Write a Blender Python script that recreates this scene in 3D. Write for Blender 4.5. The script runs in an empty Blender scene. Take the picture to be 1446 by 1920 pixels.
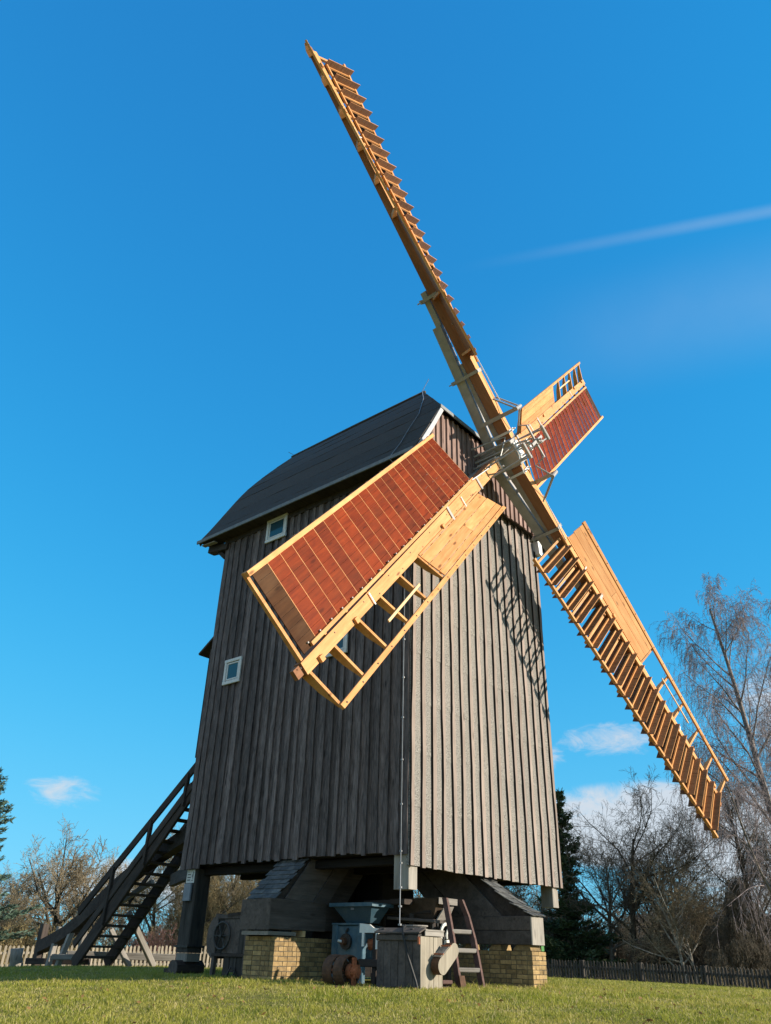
import bpy, math, random
import numpy as np
from mathutils import Vector, Matrix

R = math.radians
scene = bpy.context.scene
COL = scene.collection

# ------------------------------------------------------------------ camera
cam_d = bpy.data.cameras.new('camera')
cam = bpy.data.objects.new('camera', cam_d)
COL.objects.link(cam)
cam_d.sensor_fit = 'VERTICAL'
cam_d.sensor_height = 24.0
cam_d.lens = 1462.4 / 1920.0 * 24.0
cam_d.clip_start = 0.05
cam_d.clip_end = 3000
CAM = Vector((-11.891, -9.486, 0.4687))
pitch, roll, yaw = 0.5164, 0.0293, 0.7132
fw = Vector((math.cos(yaw) * math.cos(pitch), math.sin(yaw) * math.cos(pitch), math.sin(pitch)))
rt = Vector((math.sin(yaw), -math.cos(yaw), 0.0))
up = rt.cross(fw)
rt2 = rt * math.cos(roll) + up * math.sin(roll)
up2 = up * math.cos(roll) - rt * math.sin(roll)
cam.matrix_world = Matrix(((rt2.x, up2.x, -fw.x, CAM.x), (rt2.y, up2.y, -fw.y, CAM.y),
                           (rt2.z, up2.z, -fw.z, CAM.z), (0, 0, 0, 1)))
scene.camera = cam

# ------------------------------------------------------------------ sun + sky
SUN = Vector((0.425, -0.826, 0.368)).normalized()
SUN_EL = math.asin(SUN.z)
sun_d = bpy.data.lights.new('sun', 'SUN')
sun_d.energy = 3.3
sun_d.angle = R(0.5)
sun_d.color = (1.0, 0.90, 0.76)
sun = bpy.data.objects.new('sun', sun_d)
COL.objects.link(sun)
sun.rotation_euler = SUN.to_track_quat('Z', 'Y').to_euler()
sun.location = SUN * 60

scene.view_settings.view_transform = 'Standard'
scene.view_settings.look = 'None'
scene.view_settings.exposure = 1.25
scene.view_settings.gamma = 1.0
scene.view_settings.use_curve_mapping = False
scene.render.engine = 'CYCLES'
scene.cycles.max_bounces = 6


class NT:
    """tiny helper to wire shader nodes"""
    def __init__(s, tree):
        s.t = tree
        s.n = tree.nodes
        s.l = tree.links

    def node(s, typ, **kw):
        n = s.n.new(typ)
        for k, v in kw.items():
            setattr(n, k, v)
        return n

    def put(s, sock, v):
        if isinstance(v, bpy.types.NodeSocket):
            s.l.new(v, sock)
        elif isinstance(v, (tuple, list)) and sock.type == 'RGBA' and len(v) == 3:
            sock.default_value = (*v, 1)
        else:
            sock.default_value = v

    def math(s, op, a, b=0.0, c=None, clamp=False):
        n = s.node('ShaderNodeMath', operation=op)
        n.use_clamp = clamp
        s.put(n.inputs[0], a)
        s.put(n.inputs[1], b)
        if c is not None:
            s.put(n.inputs[2], c)
        return n.outputs[0]

    def vmath(s, op, a, b):
        n = s.node('ShaderNodeVectorMath', operation=op)
        s.put(n.inputs[0], a)
        s.put(n.inputs[1], b)
        return n.outputs['Value'] if op == 'DOT_PRODUCT' else n.outputs[0]

    def mix(s, f, a, b, blend='MIX'):
        n = s.node('ShaderNodeMix', data_type='RGBA', blend_type=blend)
        s.put(n.inputs[0], f)
        s.put(n.inputs[6], a)
        s.put(n.inputs[7], b)
        return n.outputs[2]

    def noise(s, vec, scale, detail=4, rough=0.55, dist=0.0):
        n = s.node('ShaderNodeTexNoise')
        s.put(n.inputs['Vector'], vec)
        n.inputs['Scale'].default_value = scale
        n.inputs['Detail'].default_value = detail
        n.inputs['Roughness'].default_value = rough
        n.inputs['Distortion'].default_value = dist
        return n.outputs[0]

    def ramp(s, f, lo, hi):
        n = s.node('ShaderNodeMapRange')
        n.clamp = True
        s.put(n.inputs[0], f)
        n.inputs[1].default_value = lo
        n.inputs[2].default_value = hi
        return n.outputs[0]

    def smooth(s, f, lo, hi):
        n = s.node('ShaderNodeMapRange', interpolation_type='SMOOTHSTEP')
        s.put(n.inputs[0], f)
        n.inputs[1].default_value = lo
        n.inputs[2].default_value = hi
        return n.outputs[0]

    def mapping(s, vec, scale=(1, 1, 1), rot=(0, 0, 0), loc=(0, 0, 0)):
        n = s.node('ShaderNodeMapping')
        s.put(n.inputs[0], vec)
        n.inputs['Scale'].default_value = scale
        n.inputs['Rotation'].default_value = rot
        n.inputs['Location'].default_value = loc
        return n.outputs[0]


world = bpy.data.worlds.new('World')
scene.world = world
world.use_nodes = True
w = NT(world.node_tree)
w.n.clear()
sky = w.node('ShaderNodeTexSky', sky_type='NISHITA')
sky.sun_disc = False
sky.sun_elevation = SUN_EL
sky.sun_rotation = math.atan2(SUN.x, SUN.y)
sky.altitude = 60
sky.air_density = 1.0
sky.dust_density = 0.0
sky.ozone_density = 4.0
hs = w.node('ShaderNodeHueSaturation')
hs.inputs['Hue'].default_value = 0.49
hs.inputs['Saturation'].default_value = 1.3
hs.inputs['Value'].default_value = 1.0
w.l.new(sky.outputs[0], hs.inputs['Color'])
tc = w.node('ShaderNodeTexCoord').outputs['Generated']


def cloud_blob(az, el, sx, sy, seed, nscale=9.0, lo=0.45, hi=0.8):
    """mask of one cloud: soft ellipse round a direction of the sky, eaten by noise"""
    d = Vector((math.cos(R(el)) * math.cos(R(az)), math.cos(R(el)) * math.sin(R(az)), math.sin(R(el))))
    e = Vector((-math.sin(R(az)), math.cos(R(az)), 0))
    u = d.cross(e)
    xx = w.math('DIVIDE', w.vmath('DOT_PRODUCT', tc, tuple(e)), math.sin(R(sx)))
    yy0 = w.math('SUBTRACT', w.vmath('DOT_PRODUCT', tc, tuple(u)), 0.0)
    yy = w.math('DIVIDE', yy0, math.sin(R(sy)))
    r2 = w.math('ADD', w.math('MULTIPLY', xx, xx), w.math('MULTIPLY', yy, yy))
    front = w.math('GREATER_THAN', w.vmath('DOT_PRODUCT', tc, tuple(d)), 0.5)
    fall = w.math('SUBTRACT', 1.0, r2, clamp=True)
    n = w.noise(w.mapping(tc, scale=(1, 1, 2.2), loc=(seed, seed * 1.7, 0)), nscale * 1.5, 9, 0.66, 0.5)
    m = w.math('ADD', w.math('MULTIPLY', n, 1.05), w.math('MULTIPLY', fall, 0.40))
    return w.math('MULTIPLY', w.math('MULTIPLY', w.smooth(m, lo + 0.17, hi + 0.17), front), w.smooth(fall, 0.0, 0.35))


clouds = None
for args in ((24.0, 13.2, 4.8, 1.4, 3.1, 17, 0.47, 1.0), (61.8, 8.6, 2.9, 1.25, 8.3, 16, 0.46, 1.0),
             (22.5, 7.8, 10.0, 3.0, 5.2, 9, 0.30, 0.66), (15.0, 6.3, 10.0, 4.2, 1.4, 8, 0.28, 0.62),
             (12.0, 14.5, 5.0, 5.0, 2.2, 11, 0.40, 0.85), (29.0, 12.0, 1.6, 1.2, 6.6, 16, 0.46, 0.9),
             (55.0, 3.5, 14.0, 1.8, 9.4, 8, 0.45, 0.85)):
    m = cloud_blob(*args)
    clouds = m if clouds is None else w.math('MAXIMUM', clouds, m)


def streak(d0, d1, width, fade0, strength, seed):
    """a thin high streak along the great circle through two directions"""
    d0 = Vector(d0).normalized()
    d1 = Vector(d1).normalized()
    nrm = d0.cross(d1).normalized()
    t = (d1 - d0 * d0.dot(d1)).normalized()
    a = w.math('ABSOLUTE', w.vmath('DOT_PRODUCT', tc, tuple(nrm)))
    wob = w.math('MULTIPLY', w.noise(w.mapping(tc, loc=(seed, 0, 0)), 7, 3), width * 0.9)
    core = w.math('SUBTRACT', 1.0, w.smooth(a, 0.0, width), clamp=True)
    along = w.vmath('DOT_PRODUCT', tc, tuple(t))
    tex = w.ramp(w.noise(w.mapping(tc, loc=(seed, 1, 0)), 12, 4), 0.2, 0.8)
    m = w.math('MULTIPLY', core, w.smooth(along, fade0, fade0 - 0.34))
    m = w.math('MULTIPLY', m, w.math('ADD', 0.6, w.math('MULTIPLY', tex, 0.4)))
    fr = w.math('GREATER_THAN', w.vmath('DOT_PRODUCT', tc, tuple(d0)), 0.2)
    return w.math('MULTIPLY', w.math('MULTIPLY', m, fr), strength)


st = w.math('MAXIMUM', streak((0.698, 0.063, 0.713), (0.563, 0.389, 0.729), 0.010, 0.36, 0.17, 1.0),
            streak((0.756, 0.094, 0.648), (0.673, 0.349, 0.652), 0.09, 0.36, 0.11, 4.0))
# soft shoulder, as the camera renders the bright horizon, and its slightly cool blue
skyc = hs.outputs[0]
den = w.vmath('ADD', skyc, (1.775, 1.775, 1.775))
skyc = w.vmath('DIVIDE', skyc, den)
skyc = w.vmath('MULTIPLY', skyc, (1.05, 3.25, 4.6))
skyc = w.vmath('ADD', skyc, (0.065, 0.0, 0.0))
CLOUD_NODE_STRENGTH = 2.9
skyc = w.mix(w.math('MULTIPLY', clouds, 0.82), skyc, (CLOUD_NODE_STRENGTH * 0.95, CLOUD_NODE_STRENGTH * 0.96, CLOUD_NODE_STRENGTH))
# clouds added outside the view to whiten the shade light; the sector in front of the camera is the clear one
sx = w.node('ShaderNodeSeparateXYZ')
w.l.new(tc, sx.inputs[0])
zc = w.math('ADD', w.math('MAXIMUM', sx.outputs[2], 0.0), 0.16)
cbx = w.node('ShaderNodeCombineXYZ')
w.put(cbx.inputs[0], w.math('DIVIDE', sx.outputs[0], zc))
w.put(cbx.inputs[1], w.math('DIVIDE', sx.outputs[1], zc))
cn = w.noise(cbx.outputs[0], 1.1, 7, 0.58, 0.4)
cov = w.smooth(cn, 0.43, 0.60)
away = w.math('SUBTRACT', 1.0, w.smooth(w.vmath('DOT_PRODUCT', tc, tuple(fw)), 0.48, 0.70))
skyc = w.mix(w.math('MULTIPLY', w.math('MULTIPLY', cov, away), 0.9), skyc, (3.1, 3.05, 3.0))
skyc = w.mix(st, skyc, (2.5, 2.75, 3.0))
bg = w.node('ShaderNodeBackground')
w.l.new(skyc, bg.inputs[0])
bg.inputs[1].default_value = 0.115
wo = w.node('ShaderNodeOutputWorld')
w.l.new(bg.outputs[0], wo.inputs[0])

# ------------------------------------------------------------------ materials
MATS = {}


def new_mat(name):
    m = bpy.data.materials.new(name)
    m.use_nodes = True
    t = NT(m.node_tree)
    b = t.n['Principled BSDF']
    MATS[name] = m
    return m, t, b


def wood(name, dark, light, axis='Z', fine=34, rough=0.8, knots=0.0, var=0.35, blotch=0.4, bump=0.35,
         stain=None, stain_amt=0.0, spec=0.25):
    """weathered or fresh timber: grain stretched along one object axis, blotches, knots, each piece its own tone"""
    m, t, b = new_mat(name)
    co = t.node('ShaderNodeTexCoord').outputs['Object']
    oi = t.node('ShaderNodeObjectInfo').outputs['Random']
    off = t.math('MULTIPLY', oi, 37.0)
    cb = t.node('ShaderNodeCombineXYZ')
    for i in range(3):
        t.put(cb.inputs[i], off)
    co = t.vmath('ADD', co, cb.outputs[0])
    k = 0.035 if fine < 50 else 0.065
    sc = {'X': (k, 1, 1), 'Y': (1, k, 1), 'Z': (1, 1, k)}[axis]
    g1 = t.noise(t.mapping(co, scale=sc), fine, 6, 0.62, 0.5)
    g2 = t.noise(t.mapping(co, scale=tuple(0.3 if v == k else v for v in sc)), 5.5, 4, 0.6, 0.6)
    f = t.math('ADD', t.math('MULTIPLY', t.ramp(g1, *((0.28, 0.72) if fine < 50 else (0.38, 0.66))), 1.0 - blotch), t.math('MULTIPLY', t.ramp(g2, 0.3, 0.72), blotch))
    c = t.mix(f, dark, light)
    if stain:
        sN = t.noise(t.mapping(co, scale=tuple(0.22 if v == k else v for v in sc)), 3.1, 5, 0.65)
        c = t.mix(t.math('MULTIPLY', t.ramp(sN, 0.48, 0.72), stain_amt), c, stain)
    if knots:
        vo = t.node('ShaderNodeTexVoronoi')
        ks = tuple(1.1 if v == k else 4.0 for v in sc)
        t.put(vo.inputs['Vector'], t.mapping(co, scale=ks))
        vo.inputs['Scale'].default_value = 1.25
        kn = t.math('SUBTRACT', 1.0, t.smooth(vo.outputs['Distance'], 0.05, 0.17))
        c = t.mix(t.math('MULTIPLY', kn, knots), c, tuple(x * 0.42 for x in dark))
    val = t.math('ADD', 1.0 - var / 2, t.math('MULTIPLY', oi, var))
    h = t.node('ShaderNodeHueSaturation')
    t.put(h.inputs['Value'], val)
    t.put(h.inputs['Color'], c)
    t.l.new(h.outputs[0], b.inputs['Base Color'])
    b.inputs['Roughness'].default_value = rough
    b.inputs['Specular IOR Level'].default_value = spec
    bp = t.node('ShaderNodeBump')
    bp.inputs['Strength'].default_value = bump
    bp.inputs['Distance'].default_value = 0.006
    t.l.new(g1, bp.inputs['Height'])
    t.l.new(bp.outputs[0], b.inputs['Normal'])
    return m


def plain(name, c1, c2, scale=8, rough=0.7, metal=0.0, spec=0.4, bump=0.0, rust=None, rust_amt=0.0, detail=5, rand=0.0):
    m, t, b = new_mat(name)
    co = t.node('ShaderNodeTexCoord').outputs['Object']
    oi = t.node('ShaderNodeObjectInfo').outputs['Random']
    cb = t.node('ShaderNodeCombineXYZ')
    t.put(cb.inputs[0], t.math('MULTIPLY', oi, 23.0))
    co = t.vmath('ADD', co, cb.outputs[0])
    n = t.noise(co, scale, detail, 0.6)
    c = t.mix(t.ramp(n, 0.3, 0.7), c1, c2)
    if rust:
        n2 = t.noise(co, scale * 0.45, 6, 0.68)
        c = t.mix(t.math('MULTIPLY', t.ramp(n2, 0.47, 0.66), rust_amt), c, rust)
    if rand:
        h = t.node('ShaderNodeHueSaturation')
        t.put(h.inputs['Value'], t.math('ADD', 1 - rand / 2, t.math('MULTIPLY', oi, rand)))
        t.put(h.inputs['Color'], c)
        c = h.outputs[0]
    t.put(b.inputs['Base Color'], c)
    b.inputs['Roughness'].default_value = rough
    b.inputs['Metallic'].default_value = metal
    b.inputs['Specular IOR Level'].default_value = spec
    if bump:
        bp = t.node('ShaderNodeBump')
        bp.inputs['Strength'].default_value = bump
        bp.inputs['Distance'].default_value = 0.01
        t.l.new(n, bp.inputs['Height'])
        t.l.new(bp.outputs[0], b.inputs['Normal'])
    return m


side_wood = wood('tarred_side_boards', (0.022, 0.0165, 0.0155), (0.21, 0.165, 0.155), 'Z', 62, 0.75, 0.8, 0.65, 0.38, 0.6,
                 stain=(0.022, 0.016, 0.013), stain_amt=0.6)
strip_wood = wood('tarred_cover_strips', (0.024, 0.018, 0.017), (0.24, 0.19, 0.178), 'Z', 66, 0.75, 0.5, 0.6, 0.4, 0.5)
batten_wood = wood('silvered_battens', (0.17, 0.13, 0.108), (0.37, 0.295, 0.25), 'Z', 36, 0.8, 0.75, 0.3, 0.45, 0.4)
gable_wood = wood('gable_boards', (0.12, 0.072, 0.056), (0.36, 0.24, 0.20), 'Z', 34, 0.8, 0.8, 0.45, 0.5, 0.5,
                  stain=(0.05, 0.035, 0.03), stain_amt=0.5)
shadow_flank = wood('shadow_batten_flanks', (0.010, 0.008, 0.007), (0.045, 0.034, 0.028), 'Z', 30, 0.85, 0.3, 0.3)
shade_black = wood('shade_black_timber', (0.006, 0.005, 0.005), (0.026, 0.021, 0.018), 'X', 30, 0.9, 0.2, 0.4)  # near-black timber, the deep shade under the mill put into its colour
dark_beam = wood('old_dark_timber', (0.018, 0.014, 0.012), (0.085, 0.066, 0.055), 'X', 30, 0.85, 0.4, 0.4, 0.5, 0.5)
dark_beam_z = wood('old_dark_timber_upright', (0.016, 0.014, 0.012), (0.08, 0.072, 0.063), 'Z', 30, 0.85, 0.4, 0.4, 0.5, 0.5)
grey_wood = wood('silver_grey_timber', (0.12, 0.11, 0.095), (0.34, 0.31, 0.27), 'X', 30, 0.85, 0.5, 0.35, 0.5, 0.4)
grey_wood_z = wood('silver_grey_timber_upright', (0.15, 0.135, 0.115), (0.38, 0.345, 0.295), 'Z', 30, 0.85, 0.5, 0.3, 0.5, 0.4)
cover_wood = wood('grey_cover_boards', (0.045, 0.037, 0.032), (0.145, 0.12, 0.105), 'X', 26, 0.85, 0.5, 0.35, 0.55, 0.45)
larch = wood('fresh_larch', (0.47, 0.18, 0.05), (0.76, 0.41, 0.16), 'X', 24, 0.6, 0.95, 0.34, 0.5, 0.2,
             stain=(0.55, 0.22, 0.055), stain_amt=0.5, spec=0.2)
larch_pale = wood('pale_larch', (0.58, 0.36, 0.17), (0.74, 0.52, 0.28), 'X', 26, 0.55, 0.5, 0.15, 0.4, 0.15)
red_slat = wood('red_brown_stain', (0.085, 0.010, 0.002), (0.255, 0.038, 0.006), 'Y', 24, 0.5, 0.6, 0.5, 0.5, 0.15,
                stain=(0.12, 0.03, 0.008), stain_amt=0.55, spec=0.05)
dull_slat = wood('weathered_brown_slat', (0.035, 0.014, 0.006), (0.085, 0.036, 0.014), 'Y', 22, 0.6, 0.6, 0.3, 0.5, 0.15,
                 stain=(0.13, 0.075, 0.04), stain_amt=0.4, spec=0.04)
open_slat = wood('brown_open_slat', (0.125, 0.057, 0.026), (0.27, 0.135, 0.064), 'Y', 22, 0.6, 0.5, 0.3, 0.5, 0.15, spec=0.1)
brown_side = wood('brown_timber', (0.19, 0.08, 0.038), (0.34, 0.16, 0.08), 'X', 24, 0.65, 0.8, 0.3, 0.5, 0.2, spec=0.12)
pale_wood_z = wood('pale_boards', (0.17, 0.145, 0.11), (0.40, 0.355, 0.275), 'Z', 34, 0.85, 0.5, 0.2, 0.5, 0.3)  # pale boards, lighter than the box's side planks
fence_wood = wood('fence_pickets', (0.22, 0.18, 0.13), (0.42, 0.36, 0.27), 'Z', 30, 0.85, 0.3, 0.4, 0.5, 0.3)
fence_shaded = wood('shaded_fence_pickets', (0.035, 0.03, 0.025), (0.11, 0.095, 0.08), 'Z', 30, 0.85, 0.3, 0.5, 0.5, 0.3)  # dark copy of the pickets, their shaded side put into the colour
felt_roof = plain('dark_roofing_felt', (0.034, 0.025, 0.018), (0.062, 0.047, 0.034), 26, 0.8, 0, 0.3, 0.25, (0.06, 0.06, 0.048), 0.5, rand=0.25)
slate_m = plain('slate', (0.04, 0.042, 0.042), (0.10, 0.10, 0.095), 9, 0.6, 0, 0.4, 0.3, (0.2, 0.2, 0.18), 0.4, rand=0.6)
steel = plain('grey_painted_steel', (0.32, 0.295, 0.265), (0.42, 0.39, 0.355), 6, 0.45, 0.1, 0.5, 0.0, (0.2, 0.17, 0.14), 0.25)
white_steel = plain('galvanised_plate', (0.62, 0.63, 0.62), (0.74, 0.74, 0.72), 7, 0.42, 0.2, 0.5)
white_paint = plain('white_window_paint', (0.55, 0.54, 0.52), (0.72, 0.71, 0.69), 14, 0.6, 0, 0.4)
barge_paint = plain('grey_barge_paint', (0.35, 0.35, 0.36), (0.46, 0.46, 0.46), 9, 0.6)
fascia_paint = plain('eave_trim', (0.12, 0.13, 0.135), (0.19, 0.2, 0.2), 9, 0.55, 0.2)
rust = plain('rusty_iron', (0.055, 0.03, 0.018), (0.14, 0.07, 0.038), 14, 0.75, 0.2, 0.3, 0.2)
red_rust = plain('orange_rust', (0.22, 0.065, 0.03), (0.42, 0.14, 0.06), 16, 0.8, 0, 0.3, 0.2)
iron = plain('dark_iron', (0.03, 0.03, 0.03), (0.07, 0.066, 0.06), 12, 0.6, 0.4, 0.4)
blue_paint = plain('worn_blue_paint', (0.028, 0.075, 0.11), (0.062, 0.135, 0.18), 7, 0.6, 0, 0.4, 0.15, (0.17, 0.2, 0.2), 0.45)
blue_dark = plain('dark_blue_paint', (0.022, 0.058, 0.085), (0.04, 0.085, 0.115), 6, 0.55, 0, 0.4, 0.1, (0.1, 0.13, 0.14), 0.3)
brown_sheet = plain('brown_sheet_metal', (0.05, 0.034, 0.024), (0.11, 0.078, 0.055), 8, 0.65, 0.1, 0.3)
red_wood = wood('worn_red_ladder', (0.04, 0.022, 0.018), (0.15, 0.085, 0.07), 'X', 26, 0.75, 0.3, 0.3, 0.5, 0.3)
paper = plain('weathered_notice', (0.5, 0.5, 0.46), (0.64, 0.63, 0.58), 9, 0.6)
ink = plain('notice_print', (0.02, 0.02, 0.02), (0.04, 0.04, 0.04), 9, 0.6)
grey_case = plain('grey_case', (0.15, 0.165, 0.19), (0.22, 0.235, 0.26), 5, 0.5)
cable_m = plain('grey_conductor', (0.2, 0.2, 0.2), (0.28, 0.28, 0.28), 9, 0.4, 0.5)
rubber = plain('black_rubber', (0.012, 0.012, 0.012), (0.022, 0.022, 0.022), 9, 0.6)
mortar = plain('mortar', (0.09, 0.08, 0.06), (0.16, 0.14, 0.105), 22, 0.95, 0, 0.2, 0.4)
brick_m = plain('yellow_brick', (0.25, 0.165, 0.075), (0.41, 0.285, 0.13), 13, 0.9, 0, 0.2, 0.35, (0.13, 0.10, 0.06), 0.75, rand=0.6)
canvas = plain('white_board', (0.62, 0.6, 0.53), (0.75, 0.73, 0.66), 11, 0.7)
green_plastic = plain('green_block', (0.05, 0.17, 0.04), (0.08, 0.24, 0.06), 8, 0.6)


def felt_wall():
    m, t, b = new_mat('grey_mineral_felt')
    co = t.node('ShaderNodeTexCoord').outputs['Object']
    sp = t.noise(co, 48, 3, 0.75)
    lg = t.noise(co, 2.0, 4)
    dr = t.noise(t.mapping(co, scale=(3, 3, 0.3)), 3.0, 4)
    c = t.mix(t.ramp(sp, 0.36, 0.64), (0.065, 0.061, 0.055), (0.37, 0.345, 0.31))
    c = t.mix(t.math('MULTIPLY', t.ramp(lg, 0.35, 0.75), 0.25), c, (0.30, 0.26, 0.22))
    c = t.mix(t.math('MULTIPLY', t.ramp(dr, 0.5, 0.8), 0.3), c, (0.12, 0.12, 0.11))
    t.put(b.inputs['Base Color'], c)
    b.inputs['Roughness'].default_value = 0.92
    b.inputs['Specular IOR Level'].default_value = 0.15
    bp = t.node('ShaderNodeBump')
    bp.inputs['Strength'].default_value = 0.5
    bp.inputs['Distance'].default_value = 0.008
    t.put(bp.inputs['Height'], t.math('ADD', sp, t.math('MULTIPLY', lg, 3.0)))
    t.l.new(bp.outputs[0], b.inputs['Normal'])
    return m


felt = felt_wall()


def glass_mat():
    m, t, b = new_mat('window_glass')
    b.inputs['Base Color'].default_value = (0.03, 0.075, 0.10, 1)
    b.inputs['Roughness'].default_value = 0.06
    b.inputs['Specular IOR Level'].default_value = 0.4
    return m


glass = glass_mat()


def ground_mat():
    m, t, b = new_mat('meadow_soil_and_turf')
    co = t.node('ShaderNodeTexCoord').outputs['Object']
    n1 = t.noise(co, 0.55, 5, 0.6)
    n2 = t.noise(co, 6, 5, 0.65)
    n3 = t.noise(co, 60, 3, 0.7)
    c = t.mix(t.ramp(n1, 0.35, 0.65), (0.15, 0.165, 0.032), (0.24, 0.21, 0.06))
    c = t.mix(t.math('MULTIPLY', t.ramp(n2, 0.45, 0.7), 0.5), c, (0.25, 0.21, 0.085))
    c = t.mix(t.math('MULTIPLY', t.ramp(n3, 0.45, 0.75), 0.4), c, (0.03, 0.035, 0.01))
    t.put(b.inputs['Base Color'], c)
    b.inputs['Roughness'].default_value = 0.95
    b.inputs['Specular IOR Level'].default_value = 0.1
    bp = t.node('ShaderNodeBump')
    bp.inputs['Strength'].default_value = 0.8
    bp.inputs['Distance'].default_value = 0.05
    t.put(bp.inputs['Height'], t.math('ADD', n2, n3))
    t.l.new(bp.outputs[0], b.inputs['Normal'])
    return m


def leafy(name, c1, c2, scale=1.0, trans=0.25, rough=0.6):
    """foliage and grass: tone from a noise in place, a little light through the blade"""
    m, t, b = new_mat(name)
    co = t.node('ShaderNodeTexCoord').outputs['Object']
    n1 = t.noise(co, scale, 4, 0.6)
    n2 = t.noise(co, scale * 14, 3, 0.6)
    f = t.math('ADD', t.math('MULTIPLY', t.ramp(n1, 0.3, 0.7), 0.6), t.math('MULTIPLY', t.ramp(n2, 0.3, 0.7), 0.4))
    c = t.mix(f, c1, c2)
    t.put(b.inputs['Base Color'], c)
    b.inputs['Roughness'].default_value = rough
    b.inputs['Specular IOR Level'].default_value = 0.2
    tr = t.node('ShaderNodeBsdfTranslucent')
    t.put(tr.inputs[0], c)
    mx = t.node('ShaderNodeMixShader')
    mx.inputs[0].default_value = trans
    t.l.new(b.outputs[0], mx.inputs[1])
    t.l.new(tr.outputs[0], mx.inputs[2])
    t.l.new(mx.outputs[0], t.n['Material Output'].inputs[0])
    return m


def grass_mat():
    m, t, b = new_mat('grass_blades')
    at = t.node('ShaderNodeAttribute')
    at.attribute_name = 'tone'
    co = t.node('ShaderNodeTexCoord').outputs['Object']
    n1 = t.noise(co, 0.5, 4, 0.6)
    n2 = t.noise(co, 2.6, 4, 0.65)
    c = t.mix(t.ramp(n1, 0.35, 0.65), (0.30, 0.315, 0.042), (0.43, 0.385, 0.085))
    c = t.mix(t.math('MULTIPLY', t.ramp(n2, 0.46, 0.66), 0.75), c, (0.14, 0.19, 0.028))
    c = t.mix(t.smooth(at.outputs['Fac'], 0.62, 0.95), c, (0.56, 0.46, 0.22))
    t.put(b.inputs['Base Color'], c)
    b.inputs['Roughness'].default_value = 0.6
    b.inputs['Specular IOR Level'].default_value = 0.15
    tr = t.node('ShaderNodeBsdfTranslucent')
    t.put(tr.inputs[0], c)
    mx = t.node('ShaderNodeMixShader')
    mx.inputs[0].default_value = 0.42
    t.l.new(b.outputs[0], mx.inputs[1])
    t.l.new(tr.outputs[0], mx.inputs[2])
    t.l.new(mx.outputs[0], t.n['Material Output'].inputs[0])
    return m


def birch_bark():
    m, t, b = new_mat('birch_bark')
    co = t.node('ShaderNodeTexCoord').outputs['Object']
    n = t.noise(t.mapping(co, scale=(1, 1, 2.5)), 5, 4, 0.65)
    c = t.mix(t.ramp(n, 0.5, 0.62), (0.20, 0.165, 0.145), (0.05, 0.042, 0.038))
    t.put(b.inputs['Base Color'], c)
    b.inputs['Roughness'].default_value = 0.85
    return m


grass_m = grass_mat()
ground_m = ground_mat()
bark_dark = plain('dark_bark', (0.035, 0.028, 0.02), (0.085, 0.07, 0.05), 9, 0.9, 0, 0.2, 0.4)
bark_grey = plain('grey_bark', (0.075, 0.065, 0.05), (0.15, 0.13, 0.10), 9, 0.9, 0, 0.2, 0.4)
bark_ochre = plain('ochre_twigs', (0.14, 0.11, 0.055), (0.27, 0.21, 0.11), 3, 0.9, 0, 0.2)
bark_pale = plain('pale_bark', (0.30, 0.27, 0.22), (0.48, 0.44, 0.37), 7, 0.85, 0, 0.2)
twig_birch = plain('birch_twigs', (0.19, 0.155, 0.15), (0.31, 0.255, 0.25), 3, 0.9, 0, 0.2)
twig_brown = plain('brown_twigs', (0.075, 0.062, 0.045), (0.155, 0.13, 0.095), 3, 0.9, 0, 0.2)
twig_oak = plain('oak_twigs', (0.17, 0.135, 0.085), (0.31, 0.25, 0.16), 3, 0.9, 0, 0.2)
twig_pink = plain('reddish_twigs', (0.17, 0.09, 0.07), (0.30, 0.17, 0.13), 3, 0.9, 0, 0.2)
bark_birch = birch_bark()
needle_blue = leafy('bluish_needles', (0.045, 0.085, 0.06), (0.115, 0.165, 0.115), 1.6, 0.1)
needle_dark = leafy('dark_needles', (0.018, 0.038, 0.016), (0.065, 0.095, 0.038), 1.6, 0.1)
leaf_dry = leafy('dry_leaves', (0.17, 0.09, 0.035), (0.30, 0.18, 0.07), 1.2, 0.25)
leaf_ochre = leafy('ochre_leaves', (0.22, 0.18, 0.07), (0.38, 0.31, 0.14), 1.2, 0.25)
leaf_green = leafy('ivy_leaves', (0.035, 0.06, 0.018), (0.085, 0.11, 0.035), 1.2, 0.2)

# ------------------------------------------------------------------ object helpers
WORLD = {}
I4 = Matrix.Identity(4)


def tag(o, label=None, cat=None, group=None, kind=None):
    if label:
        o['label'] = label
    if cat:
        o['category'] = cat
    if group:
        o['group'] = group
    if kind:
        o['kind'] = kind
    return o


def link(o, parent=None, M=None):
    COL.objects.link(o)
    M = M if M is not None else I4
    WORLD[o] = M.copy()
    if parent is not None:
        o.parent = parent
        o.matrix_basis = WORLD[parent].inverted() @ M
    else:
        o.matrix_basis = M
    return o


def thing(name, loc, label, cat, group=None):
    o = bpy.data.objects.new(name, None)
    o.empty_display_size = 0.2
    link(o, None, Matrix.Translation(Vector(loc)))
    return tag(o, label, cat, group)


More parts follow.
